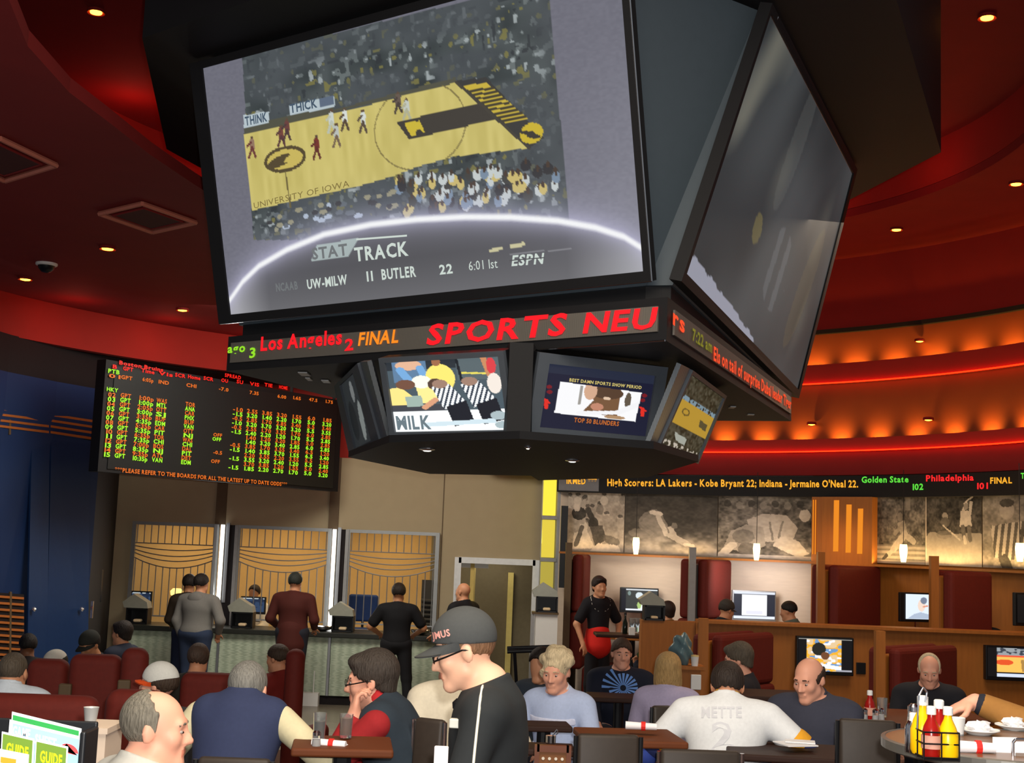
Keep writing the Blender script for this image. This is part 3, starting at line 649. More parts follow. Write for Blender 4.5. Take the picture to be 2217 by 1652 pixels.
cc = sum(pp)/len(pp); b = MB(); b.prism([p*.55+cc*.45 for p in pp], zp+.04, zb+.05); b.build('core', m_black, cube)
b = MB(); mid = (tv1[1]+tv2[0])/2; b.prism([(mid[0]-.07, mid[1]-.01), (mid[0]+.07, mid[1]-.01), (mid[0]+.1, mid[1]+.3), (mid[0]-.1, mid[1]+.3)], zp+.04, zb+.02); b.build('corner_post', m_black, cube)
for i, (px, py) in enumerate(((925, 972), (1239, 996), (1143, 967))):
    P = atz(px, py, zp-.004); t = thing('puck_light', ['small bright puck light under the left of the black base plate', 'small bright puck light under the right of the black base plate', 'tiny puck light at the front edge of the black base plate'][i], 'light', P, 0, 'puck lights under the cube')
    r = (.055, .05, .02)[i]; b = MB(); b.lathe((0, 0, 0), [(r*.5, -.012), (r, -.004), (r, .004)], 16); b.build('rim', m_chrome, t, local=True); b = MB(); b.lathe((0, 0, -.012), [(r*.3, -.004), (r*.5, .0)], 12); b.build('bulb', mat('white_lamp_glass', (255, 244, 224), emit=6), t, local=True)
b = MB()
for px, py, w_, h_ in ((659, 810, 20, 11), (669, 821, 10, 9), (706, 826, 16, 8), (1585, 882, 12, 6), (1625, 898, 14, 3)):
    P = atz(px, py, zb-.006); s = P[1]/F; b.box(P, (w_*s, h_*s*5, .008))
b.build('underside_fixture', m_lgrey, cube)

# ------------------------------------------------------------------ odds board
BQ = [atz(230, 778, H+2.04), atz(742, 868, H+2.04), None, None]
BQ[3] = np.append(BQ[0][:2], H+.675); BQ[2] = np.append(BQ[1][:2], H+.675)
odds = thing('odds_board', 'big black led odds board with rows of green and orange figures', 'board', (BQ[0]+BQ[2])/2)
b = MB(); b.slab(BQ, .16); b.build('cabinet', m_black, odds)
fO, nO = quad_uv(BQ); b = MB(); b.slab([fO(.03, .05, .012), fO(.97, .05, .012), fO(.97, .97, .012), fO(.03, .97, .012)], .01); b.build('display', mat('dark_led_face', (20, 24, 26), .5), odds)
for u_ in (.74, .95):
    b = MB(); p = fO(u_, 0); b.box((p[0], p[1]+.1, H+2.43), (.04, .04, .78)); b.build('hanger', m_black, odds)
PB = Plane(BQ); cols = [((240, 855), (228, 984), 'n'), ((270, 857), (257, 987), 'g'), ((314, 863), (300, 993), 't'), ((348, 868), (338, 996), 'a'), ((410, 876), (400, 1001), 'b'), ((513, 887), (503, 1012), 's'), ((544, 891), (536, 1015), 'o'), ((576, 895), (568, 1017), 'o'), ((608, 899), (600, 1020), 'o'), ((640, 903), (632, 1023), 'o'), ((672, 906), (664, 1025), 'h'), ((706, 910), (697, 1029), 'o')]
teams = 'WAS PIT NYI MTL TOR PHX OTT CHI DET SJ BOS ANA BUF NJ DAL EDM ATL COL CAR VAN'.split()
rr = random.Random(4)
m_led = [mat('orange_board_lettering', (226, 108, 30), emit=1.1), mat('green_board_lettering', (160, 240, 40), emit=1.25), mat('red_board_lettering', (250, 30, 20), emit=1.2)]
class CT(Text):
    def c(s, i): s.mb.m = i; return s
for ci, (p0, p1, kd) in enumerate(cols):
    TC = CT()
    a, c_ = PB.uv(*p0), PB.uv(*p1); wpx = {'n': .026, 'g': .037, 't': .056, 'a': .038, 'b': .038, 's': .042, 'o': .046, 'h': .036}[kd]
    for k in range(14):
        if kd == 's' and k in (6, 7, 10, 12): continue
        uu = a[0]+(c_[0]-a[0])*k/13.; vv = a[1]+(c_[1]-a[1])*k/13.
        s = {'n': '%02d' % (k+2), 'g': 'GPT', 't': '%d:%02dp' % (1+k*9//13, rr.choice((5, 35, 0))), 'a': teams[(k*3) % 20], 'b': teams[(k*7+4) % 20], 's': '-%.1f' % rr.choice((.5, 1, 1.5)), 'o': '%d.%02d' % (rr.choice((1, 2, 3)), rr.choice((20, 40, 55, 70, 85))), 'h': '%.1f' % rr.choice((5, 5.5, 6, 6.5))}[kd]
        TC.c(k % 2).put(s, fO, uu-wpx/2, vv-.020, uu+wpx/2, vv+.019, off=.02)
    TC.build(m_led, odds)
TC = CT()
for (px, py, g) in ((469, 942, 0), (467, 951, 1), (469, 980, 0), (464, 999, 0)):
    a = PB.uv(px, py); TC.c(g).put('-0.5' if py == 980 else 'OFF', fO, a[0]-.018, a[1]-.017, a[0]+.018, a[1]+.016, off=.02)
TC.build(m_led, odds)
TO = CT()
for s, px, py in (('01', 246, 815), ('GPT', 272, 818), ('6:05p', 318, 823), ('IND', 352, 828), ('CHI', 412, 835), ('-7.0', 482, 843), ('7.35', 548, 851), ('6.00', 608, 859), ('1.65', 640, 862), ('47.5', 676, 866), ('1.75', 710, 870)):
    a = PB.uv(px, py); TO.put(s, fO, a[0]-.02, a[1]-.017, a[0]+.02, a[1]+.016, off=.02)
TO.build(m_led, odds); TO = CT()
PB.f = fO
PB.text(TO, '***PLEASE REFER TO THE BOARDS FOR ALL THE LATEST UP TO DATE ODDS***', (246, 1021), (619, 1053), 9, off=.02)
TO.build(m_led, odds); TG = CT().c(1)
a = PB.uv(244, 805); TG.put('PTB', fO, a[0]-.02, a[1]-.02, a[0]+.02, a[1]+.016, off=.02); a = PB.uv(241, 844); TG.put('HKY', fO, a[0]-.02, a[1]-.018, a[0]+.02, a[1]+.016, off=.02)
TR2 = CT().c(2)
for s, px, py, hw in (('B', 246, 794, .008), ('Boston Bruins', 304, 793, .08), ('GPT', 275, 799, .018), ('Time', 318, 804, .024), ('Vis', 357, 810, .026), ('SCR', 388, 813, .02), ('Home', 418, 817, .025), ('SCR', 449, 820, .02), ('SPREAD', 502, 815, .034), ('OU', 484, 824, .014), ('SU', 517, 827, .014), ('VIS', 549, 832, .02), ('TIE', 579, 834, .018), ('HOME', 611, 839, .02)):
    a = PB.uv(px, py); TR2.put(s, fO, a[0]-hw, a[1]-.017, a[0]+hw, a[1]+.017, off=.02)
TG.build(m_led, odds); TR2.build(m_led, odds)
# ------------------------------------------------------------------ the betting counter
YC = 19.45                                     # front of the counter
m_tile = mat('rippled_glass_tile', (186, 198, 176), .3, kind='wave', scale=7, rgb2=(160, 173, 152), bump=.3, stretch=(.35, 1, 2.2))
m_top = mat('dark_counter_stone', (40, 42, 38), .35)
m_tube = mat('white_tube_light', (255, 255, 250), emit=3.2)
XC = lambda px: at(px, 1350, YC)[0]
ct = thing('teller_counter', 'long betting counter with dark top and rippled grey-green glass front', 'counter', ((XC(272)+XC(1000))/2, YC+.3, 0))
xa, xb = XC(268), XC(1002)
b = MB(); b.rbox(((xa+xb)/2, YC+.33, 1.0), (xb-xa, .84, .075), .012); b.build('countertop', m_top, ct)
for p0, p1 in ((276, 472), (478, 712), (719, 998)):
    x0, x1 = XC(p0), XC(p1); b = MB(); b.box(((x0+x1)/2, YC+.05, .545), (x1-x0, .06, .83)); b.build('front_panel', m_tile, ct)
b = MB(); b.box(((xa+xb)/2, YC+.08, .065), (xb-xa, .06, .13)); b.build('plinth', m_dark, ct)
b = MB(); b.box(((xa+xb)/2, YC+.4, .5), (xb-xa-.02, .55, .9)); b.build('carcass', m_dark, ct)
for px in (475, 715.5): b = MB(); b.box((XC(px), YC+.03, .545), (.035, .05, .83)); b.build('edge_strip', m_metal, ct)
b = MB(); b.box((XC(682), YC-.12, .09), (.26, .16, .18)); b.box((XC(690), YC-.16, .24), (.012, .02, .5)); o = b.build('floor_box', m_white); tag(o, 'small bright white box low against the counter front', 'box')
def grille(p0, p1, label, hi):
    x0, x1 = X(p0), X(p1); y = YW-.07; w_ = x1-x0; t = thing('teller_grille', label, 'grille', ((x0+x1)/2, y, zc+.01), 0, 'window grilles')
    m = mat('grille_steel', (150, 152, 152), .4, .5)
    b = MB()
    for x in (x0+.03, x1-.03): b.box((x, y, (zc+zt)/2), (.06, .06, zt-zc))
    b.box(((x0+x1)/2, y, zt-.02), (w_, .05, .05)); b.box(((x0+x1)/2, y, zc+.10), (w_, .025, .02)); b.build('frame', m, t)
    zl = zt-.32; n = 12
    for i in range(n):
        x = x0+.08+(w_-.16)*i/(n-1); s = (i/(n-1)-.5)*2; low = zl-.22-.14*(1-s*s)
        b = MB(); b.cyl((x, y, zl), (x, y, zt-.04), .008, n=6); b.cyl((x, y, zc+.1), (x, y, low), .008, n=6); b.build('bar', m, t)
    for k, (d, g) in enumerate(((0, .0), (.045, .05), (.10, .085), (.15, .11), (.22, .14))):
        pts = [np.array([x0+.06+(w_-.12)*i/14, y, zl-d-g*(1-((i/14-.5)*2)**2)]) for i in range(15)]
        b = MB(); b.tube(pts, .009, 6); b.build('curved_rail', m, t)
    return t
for (p0, p1), lb in zip(WIN, ('steel teller grille in the window beside the blue wall', 'steel teller grille in the middle counter window', 'brightly lit steel teller grille beside the doorway')): grille(p0, p1, lb, 0)
def tube(px, y0, y1, label, w_=.05):
    A, B = at(px, y0, YW-.16), at(px-11, y1, YW-.16); t = thing('tube_light', label, 'light', (A[0], A[1], (A[2]+B[2])/2), 0, 'upright tube lights')
    b = MB(); b.box((A[0], A[1], (A[2]+B[2])/2), (w_, .05, A[2]-B[2])); b.build('tube', m_tube, t)
    b = MB(); b.box((A[0]+.07, A[1]+.06, (A[2]+B[2])/2), (.05, .06, A[2]-B[2]+.06)); b.build('channel', m_metal, t)
    light('AREA', (A[0], A[1]-.05, (A[2]+B[2])/2), 10, (1, 1, .95), .08, aim=(A[0], A[1]-2, 1.4), sy=1.2)
tube(483, 1136, 1300, 'bright white tube light between the first two teller windows'); tube(725, 1146, 1362, 'bright white tube light between the middle and last teller windows')
for px, w_ in ((499, .16), (738, .12)): b = MB(); b.box((X(px), YW-.06, (zc+zt)/2), (w_, .1, zt-zc)); struct('pillar', b, m_dark)
for px in (468, 513, 752): b = MB(); b.box((X(px), YW-.1, (zc+zt)/2), (.05, .08, zt-zc)); struct('trim_7', b, m_lgrey)
# warm cashier room
for p in (380, 610, 850): light('AREA', (X(p, 21.2), 21.2, 2.6), 15, (1, .74, .40), .9, aim=(X(p, 21.2), 21.6, 0))
def slip_holder(P, label, rot=0., s=1.):
    t = thing('slip_dispenser', label, 'dispenser', P, rot, 'house-shaped slip dispensers'); w_ = .36*s
    b = MB(); z1 = .26*s
    b.box((-w_/2+.01, .1, z1/2), (.02, .24, z1)); b.box((w_/2-.01, .1, z1/2), (.02, .24, z1)); b.box((0, .1, .01), (w_-.02, .24, .02)); b.box((0, .1, z1-.01), (w_-.02, .24, .02)); b.box((0, .215, z1/2), (w_-.04, .02, z1-.03)); b.build('box', m_bezdk, t, local=True)
    b = MB(); h2 = .2*s; pr = [(-w_/2-.03, z1), (-w_/2-.06, z1+.09*s), (-.07*s, z1+h2*1.15), (w_/2-.02, z1+.1*s), (w_/2, z1)]
    b.loft([(x, -.03, z) for x, z in pr], [(x, .21, z) for x, z in pr]); b.build('roof', mat('frosted_acrylic', (150, 152, 140), .3), t, local=True)
    b = MB(); b.rbox((0, .06, .05*s), (w_*.36, .12, .05*s), .02); b.build('paper_slips', mat('cream_paper', (226, 200, 160), .8), t, local=True)
    return t
for px, lb in ((300, 'house-shaped slip dispenser on the counter beside the blue wall'), (527, 'house-shaped slip dispenser at the middle teller window'), (744, 'house-shaped slip dispenser between the middle and last windows')):
    P = at(px, 1340, YC+.22); slip_holder((P[0], YC+.12, 1.04), lb, s=.88)
def monitor(P, w_, h_, label, fn, rot=0., stand=True, side=.0, em=1.3, fr=None, grp='booth monitors', nu=60, nv=46, wall=False):
    """P: centre of the screen; rot: turn about z (0 faces the camera side, -Y)"""
    t = thing('monitor', label, 'monitor', P, rot, grp); fr = fr or m_bezdk
    b = MB(); b.rbox((0, .03, 0), (w_, .05, h_), .008); b.build('housing', fr, t, local=True)
    q = [(-w_/2+.02+side, .0, h_/2-.02), (w_/2-.02-side, .0, h_/2-.02), (w_/2-.02-side, .0, -h_/2+.035), (-w_/2+.02+side, .0, -h_/2+.035)]
    c, s = math.cos(rot), math.sin(rot); qw = [np.array([x*c-y*s, x*s+y*c, z])+np.array(P) for x, y, z in q]
    picture('screen', qw, fn, nu, nv, attr_mat('screen_picture_%g' % em, em), t, .006)
    if stand:
        b = MB(); b.box((0, .05, -h_/2-.04), (.05, .03, .12)); b.build('stand', m_chrome, t, local=True); b = MB(); b.rbox((0, .03, -h_/2-.10), (.26, .18, .015), .005); b.build('foot', m_chrome, t, local=True)
    if wall: b = MB(); b.box((0, .11, 0), (.16, .14, .16)); b.build('bracket', m_bezdk, t, local=True)
    return t
def pic_paper(u, v):
    c = field(u, (60, 84, 120)); put(c, v < .08, (226, 236, 240)); put(c, (vnoise(u, v, 6, 51) > .55), (40, 56, 84)); put(c, segm(u, v, (.1, .5), (.6, .95), .05), (190, 196, 200)); return c
P = at(306, 1289, YC+.65); monitor((P[0], P[1], 1.36), .32, .26, 'small dark monitor behind the slip dispenser near the blue wall', pic_paper, grp='teller equipment', em=.6, stand=True)
P = at(548, 1305, YC+.7); monitor((P[0], P[1], 1.34), .38, .26, 'small monitor behind the slip dispenser of the middle window', pic_paper, grp='teller equipment', em=.6)
def chair_back(P, label):
    t = thing('office_chair', label, 'chair', (P[0], P[1], 0)); m = mat('blue_fabric', (36, 60, 110), .8); b = MB(); b.rbox((0, 0, P[2]), (.46, .08, .42), .07, 4); b.build('backrest', m, t, local=True); b = MB(); b.rbox((0, -.26, P[2]-.34), (.5, .48, .09), .04); b.build('seat', m, t, local=True); b = MB(); b.cyl((0, -.2, .08), (0, -.2, P[2]-.38), .03); b.cyl((0, 0, P[2]-.36), (0, .03, P[2]-.1), .02); b.build('post', m_bezdk, t, local=True)
    for k in range(5):
        a = 2*PI*k/5; b = MB(); b.cyl((0, -.2, .1), (.26*math.cos(a), -.2+.26*math.sin(a), .04), .025, .018); b.build('leg', m_bezdk, t, local=True)
chair_back(at(787, 1300, 21.0)*[1, 1, 0]+[0, 0, 1.32], 'blue office chair behind the grille beside the doorway')
b = MB()
for k in range(7): b.box(at(936, 1300+k*10, 20.75), (.34, .2, .03))
P = at(936, 1330, 20.75); b.box((P[0], P[1]+.11, 1.05), (.38, .02, 1.5)); b.box((P[0], P[1], .35), (.38, .2, .7)); o = b.build('paper_rack', mat('dark_rack', (70, 66, 58), .6)); tag(o, 'dark paper rack behind the grille at the doorway end', 'rack')
for px, py, lb in ((700, 1352, 'low brass tray on the counter at the middle window'), (910, 1366, 'shiny metal bowl on the counter beside the man in black')):
    P = at(px, py, YC+.15); b = MB(); b.lathe((P[0], P[1], 1.04), [(.05, 0), (.13, .03), (.15, .07), (.135, .065), (.1, .03)], 20); o = b.build('metal_bowl', m_chrome, None, True); tag(o, lb, 'bowl')
b = MB(); b.lathe(at(382, 1288, 20.9), [(.02, -.14), (.05, -.12), (.015, -.05), (.09, .0), (.1, .06), (.06, .1)], 16); o = b.build('desk_lamp', mat('warm_lamp_shade', (255, 206, 110), emit=2.2)); tag(o, 'small warm lamp glowing behind the first grille', 'lamp')
# doorway: frame, hall behind, closer
d = thing('door_2', 'silver framed doorway beside the yellow light column', 'door', (X(1076), YW, 0)); d['kind'] = 'structure'
x0, x1 = X(990), X(1164)
b = MB(); b.box((x0+.02, YW-.03, 1.09), (.10, .12, 2.18)); b.box((x1-.02, YW-.03, 1.09), (.10, .12, 2.18)); b.box(((x0+x1)/2, YW-.03, 2.14), (x1-x0-.06, .12, .09)); b.build('door_frame', mat('silver_frame_paint', (206, 206, 204), .4, .4), d)
b = MB(); b.box((x0+.27, YW+.1, 2.06), (.42, .06, .07)); b.build('door_closer', m_white, d)
b = MB(); b.box((x0+.24, YW+.5, 1.05), (.06, .9, 2.1)); b.build('door_leaf', mat('cream_door_paint', (206, 180, 104), .6), d)
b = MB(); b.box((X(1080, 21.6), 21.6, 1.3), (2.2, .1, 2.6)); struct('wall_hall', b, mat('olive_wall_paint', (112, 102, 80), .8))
b = MB(); b.box((X(1108, 21.5), 21.5, 1.0), (.09, .06, 1.9)); struct('trim_8', b, mat('cream_trim', (214, 196, 120), .6))
light('AREA', (X(1060, 20.9), 20.9, 2.4), 7, (1, .93, .76), .5, aim=(X(1060, 20.9), 21, 0))
# yellow light column
PCx = at(1189, 1100, 19.9); lc = thing('light_column', 'tall yellow glowing column in a metal frame beside the doorway', 'lamp', (PCx[0], 19.9, 0))
m_yel = mat('yellow_glass_light', (255, 226, 66), emit=1.15); m_yel2 = mat('dim_yellow_glass_light', (206, 186, 74), emit=.75)
for (y0, y1, m) in ((1032, 1116, m_yel), (1126, 1207, mat('mid_yellow_glass_light', (236, 210, 70), emit=.95)), (1217, 1286, m_yel2)):
    A, B = at(1190, y0, 19.9), at(1190, y1, 19.9); b = MB(); b.box((PCx[0], 19.9, (A[2]+B[2])/2), (.19, .16, A[2]-B[2])); b.build('glass_panel', m, lc)
b = MB(); zt_ = at(1190, 1026, 19.9)[2]; b.box((PCx[0]+.145, 19.92, zt_/2), (.06, .2, zt_)); b.box((PCx[0]+.02, 20.05, zt_/2), (.26, .1, zt_))
for y in (1121, 1212): P = at(1190, y, 19.9); b.box((PCx[0]+.01, 19.9, P[2]), (.24, .19, .05))
b.build('frame', m_lgrey, lc)
light('AREA', (PCx[0]-.1, 19.75, 2.9), 9, (1, .86, .2), .2, aim=(PCx[0]-.3, 18, 2.2), sy=1.0)
b = MB(); b.box((at(1221, 1150, 19.6)[0], 19.6, 2.4), (.10, .1, 1.2)); o = b.build('column_speaker', m_bezdk); tag(o, 'slim black column speaker beside the first mural picture', 'speaker')
Pp = at(1182, 1360, 18.3); ped = thing('pedestal', 'white pedestal cabinet carrying a slip dispenser beside the doorway', 'cabinet', (Pp[0], 18.3, 0))
zped = at(1182, 1327, 18.3)[2]; b = MB(); b.box((Pp[0], 18.3, zped/2), (.30, .3, zped-.02)); b.build('body', m_white, ped); b = MB(); b.box((Pp[0]-.02, 18.28, zped), (.36, .34, .025)); b.build('top', m_trim, ped); b = MB(); b.box((Pp[0]-.19, 18.16, zped/2), (.05, .05, zped-.02)); b.build('edge_strip', m_lgrey, ped)
slip_holder((Pp[0], 18.2, zped+.013), 'slip dispenser with a flat roof on the white pedestal', s=.82)

# ------------------------------------------------------------------ murals, ticker, lamps of the booth wall
RM = 6.47
def mural_fn(seed, kind):
    def fn(u, v):
        N_ = lambda k, j: vnoise(u, v, k, seed+j)
        n, n2, n3 = N_(7, 0), N_(22, 1), N_(44, 2); tex = 26*(n-.5)+22*(n2-.5)+16*(n3-.5)
        def soft(m, val, g, a=1.): return np.where(m, g*(1-a)+(val+tex*.8)*a, g)
        E = lambda *q: ell(u+.012*(n2-.5), v+.02*(n3-.5), *q); L = lambda a, b_, w: segm(u+.012*(n2-.5), v+.02*(n3-.5), a, b_, w); Pm = lambda p: polym(u+.012*(n2-.5), v+.02*(n3-.5), p)
        if kind == 'crowd':
            g = 158+tex*1.2; r = np.random.RandomState(seed)
            for k in range(16): x, y = r.rand(), r.rand()*.5; g = soft(E(x, y, .05, .05), 90+90*r.rand(), g); g = soft(E(x, y+.09, .07, .08), 120+80*r.rand(), g); g = soft(E(x, y-.03, .045, .03), 60, g, .7)
            g = soft(E(.2, .36, .13, .11), 62, g); g = soft(E(.16, .25, .06, .08), 190, g); g = soft(L((.36, .3), (.52, .6), .05), 70, g); g = soft(E(.46, .52, .09, .1), 64, g); g = soft(Pm([(.4, .58), (.62, .55), (.7, .8), (.5, .92)]), 84, g); g = soft(Pm([(.12, .7), (.34, .62), (.5, .95), (.1, .98)]), 196, g); g = soft(L((.26, .6), (.16, .9), .04), 96, g); g = soft(E(.78, .8, .16, .07, .3), 100, g, .8); g = soft(Pm([(.55, .86), (.9, .88), (.95, 1), (.4, 1)]), 200, g)
        elif kind == 'slide':
            g = 62+tex*.7+20*v; dust = np.clip((v-.62+.16*(n-.5)+.1*(n2-.5))*4, 0, 1); g = g*(1-dust)+(150+tex)*dust
            g = soft(E(.28, .44, .12, .19, .35), 112, g); g = soft(Pm([(.16, .5), (.28, .3), (.4, .32), (.5, .62), (.3, .74)]), 124, g); g = soft(L((.3, .3), (.38, .33), .035), 196, g); g = soft(L((.36, .36), (.46, .68), .028), 182, g); g = soft(L((.5, .56), (.55, .7), .03), 176, g); g = soft(L((.5, .68), (.68, .82), .045), 170, g); g = soft(L((.66, .82), (.74, .85), .025), 196, g); g = soft(E(.54, .52, .035, .05), 120, g); g = soft(E(.18, .66, .14, .08), 138, g, .6)
        elif kind == 'pile':
            g = 92+tex*2.2; g = soft(Pm([(.32, .38), (.5, .28), (.74, .3), (.86, .5), (.8, .72), (.5, .74), (.36, .66)]), 158, g); g = soft(Pm([(.06, .86), (.14, .58), (.3, .46), (.5, .5), (.52, .8), (.3, .92)]), 142, g); g = soft(E(.28, .66, .12, .12), 112, g); g = soft(Pm([(.66, .6), (.86, .7), (.98, .9), (.88, .98), (.6, .8)]), 168, g); g = soft(E(.32, .86, .1, .1), 98, g); g = soft(L((.05, .97), (.16, .8), .05), 180, g); g = soft(L((.56, .42), (.6, .7), .012), 110, g); g = soft(L((.7, .4), (.66, .66), .012), 112, g); g = soft(E(.93, .3, .06, .1), 176, g); g = np.where(v > .95, 178+tex, g)
            for k in range(7): g = soft(E(.1+.13*k, .12+.03*(k % 2), .04, .06), 120 if k % 2 else 64, g)
        elif kind == 'field':
            g = 96+tex*2.4; g = np.where(v > .72, 134+18*np.sign(np.sin(v*85))+tex*.5, g); g = soft(Pm([(.46, .4), (.6, .34), (.68, .56), (.56, .62)]), 150, g); g = soft(E(.52, .3, .05, .07), 126, g); g = soft(L((.62, .56), (.4, .78), .06), 172, g); g = soft(L((.4, .78), (.26, .9), .035), 160, g); g = soft(L((.26, .88), (.2, .94), .03), 60, g); g = soft(L((.64, .58), (.78, .66), .05), 168, g); g = soft(L((.58, .4), (.42, .55), .03), 140, g); g = np.where(v > .95, 160, g); g = soft((u > .62) & (u < .72) & (v < .2), 128, g)
        elif kind == 'pitch':
            g = 66+tex*1.7; g = np.where(v > .52+.14*(n-.5), 140+80*(v-.5)+tex*.5, g); g = soft((u < .02), 200, g); g = soft(Pm([(.64, .2), (.8, .2), (.83, .42), (.62, .44)]), 192, g); g = soft(L((.66, .24), (.74, .1), .025), 186, g); g = soft(L((.8, .24), (.82, .08), .025), 186, g); g = soft(L((.7, .1), (.84, .0), .012), 200, g); g = soft(E(.73, .14, .04, .05), 140, g); g = soft(L((.67, .44), (.7, .6), .035), 100, g); g = soft(L((.78, .44), (.8, .62), .035), 100, g); g = soft(L((.7, .58), (.72, .66), .025), 190, g); g = soft(E(.36, .28, .05, .05), 150, g); g = soft(E(.36, .37, .08, .07), 100, g); g = soft(L((.32, .42), (.62, .62), .012), 186, g); g = soft(E(.34, .55, .14, .06), 120, g, .6)
        else:
            g = 130+tex*1.6; g = soft(E(.34, .2, .1, .13), 156, g); g = soft(E(.34, .1, .1, .06), 70, g); m_ = Pm([(.12, .42), (.6, .34), (.56, .9), (.16, .86)]); g = np.where(m_, np.where(np.sin(u*70+v*8) > 0, 176, 84)+tex*.6, g); g = soft(L((.56, .5), (.86, .62), .05), 76, g); g = soft(L((.3, .88), (.34, 1), .07), 64, g)
        g = np.clip(g, 34, 228)[..., None]; return g*np.array([1., .93, .86])
    return fn
def quad_R(p0, p1, R, z0, z1):
    A, B = onR(p0, 1150, R)[:2], onR(p1, 1150, R)[:2]; return [np.append(A, z1), np.append(B, z1), np.append(B, z0), np.append(A, z0)]
zm0, zm1 = H-.06, H+.80
for i, (p0, p1, kd, lb) in enumerate(((1228, 1351, 'crowd', 'black and white mural picture of football players beside the column speaker'), (1353, 1553, 'slide', 'black and white mural picture of a player sliding in dust'), (1555, 1757, 'pile', 'black and white mural picture of a pile of tackled players'),
        (1892, 2003, 'field', 'black and white mural picture of a pitcher mid stride'), (2004, 2126, 'pitch', 'black and white mural picture of a player in white on a bright field'), (2128, 2290, 'ref', 'black and white mural picture of a striped referee at the photo edge'))):
    q = quad_R(p0, p1, RM, zm0, zm1); t = thing('mural_picture', lb, 'picture', sum(q)/4, 0, 'sports murals'); b = MB(); b.slab(q, .03); b.build('panel', m_trim, t); picture('print', q, mural_fn(60+9*i, kd), 190, 130, m_mural, t, .003)
# warm strip under the murals
for p0, p1, e in ((1240, 1490, 5), (1490, 1755, 6.5), (1895, 2060, 10), (2060, 2230, 10)):
    A, B = onR(p0, 1200, 6.36), onR(p1, 1200, 6.36); c = (A+B)/2; o = light('AREA', (c[0], c[1], zm0-.01), e, (1, .66, .24), np.linalg.norm((B-A)[:2]), sy=.06)
    d_ = (B-A)[:2]; o.rotation_euler = (PI+.25, 0, math.atan2(d_[1], d_[0]))
b = MB(); b.arc([(6.30, zm0-.05), (6.30, zm0-.02), (6.55, zm0-.02), (6.55, zm0-.05)], 7.2, 80, 50); struct('trim_9', b, m_wood)
# pendant lamps
m_pend = mat('white_hot_lamp_glass', (255, 226, 150), emit=5)
for i, (px, y0, y1, lb) in enumerate(((1377, 1164, 1200, 'glowing glass pendant before the sliding player mural'), (1638, 1177, 1213, 'glowing glass pendant before the tackled pile mural'), (1956, 1179, 1217, 'glowing glass pendant before the pitcher mural'), (2208, 1176, 1216, 'glowing glass pendant at the photo edge before the referee mural'))):
    P = onR(px, (y0+y1)/2, 5.75); s = P[1]/F; h2 = (y1-y0)*s/2; t = thing('pendant_lamp', lb, 'lamp', P, 0, 'booth pendants')
    b = MB(); b.lathe((0, 0, 0), [(.030, -h2), (.044, -h2*.2), (.050, h2*.4), (.042, h2)], 16); b.build('shade', m_pend, t, True, local=True)
    b = MB(); b.cyl((0, 0, h2), (0, 0, H+1.1-P[2]), .004, n=6); b.build('cord', m_bezdk, t, local=True); light('POINT', P+np.array([0, -.12, -.1]), 4.5, (1, .74, .34), .05)
# ticker band over the murals
RT = 6.36
b = MB(); b.arc([(RT, zm1-.0), (RT, H+1.085), (6.62, H+1.085), (6.62, zm1-.0)], 6.6, 80, 60); tk = thing('wall_ticker', 'long curved black led ticker with scores above the murals', 'ticker', (pol(30, RT)[0], pol(30, RT)[1], zm1)); b.build('housing', m_black, tk)
b = MB(); b.arc([(RT-.006, zm1+.02), (RT-.006, H+1.03), (RT, H+1.03), (RT, zm1+.02)], 6.8, 12.2, 12); b.build('glare_band', mat('grey_display_glare', (112, 112, 116), .3), tk)  # grey band painted as glare on the ticker face
class Cyl:
    def uv(s, px, py): return np.array([px, py])
    def f(s, u, v, o=0.):
        u, v = np.broadcast_arrays(np.asarray(u, float), np.asarray(v, float)); return np.array([onR(a, b_, RT-o-.004) for a, b_ in zip(u.ravel(), v.ravel())]).reshape(u.shape+(3,))
    def text(s, T, txt, p0, p1, hpx, **k): T.put(txt, lambda u, v, o: s.f(u, v+(p1[1]-p0[1])*(np.asarray(u)-p0[0])/(p1[0]-p0[0]), o), p0[0], p0[1]-hpx, p1[0], p0[1], **k)
CT_ = Cyl()
words(CT_, mat('amber_led_lettering', (255, 176, 46), emit=1.05), tk, ('IRMED ***', (1226, 1047), (1292, 1049), 13), ("High Scorers: LA Lakers - Kobe Bryant 22; Indiana - Jermaine O'Neal 22.", (1314, 1052), (1858, 1055), 15), ('FINAL', (2143, 1047), (2191, 1046), 13))
words(CT_, mat('lime_led_lettering', (96, 226, 66), emit=1.0), tk, ('Golden State', (1865, 1045), (1967, 1044), 13), ('102', (1973, 1061), (1999, 1060), 13), ('T', (2210, 1036), (2218, 1036), 12))
words(CT_, mat('scarlet_led_lettering', (255, 36, 40), emit=1.05), tk, ('Philadelphia', (2004, 1042), (2108, 1040), 13), ('101', (2112, 1059), (2139, 1058), 13))
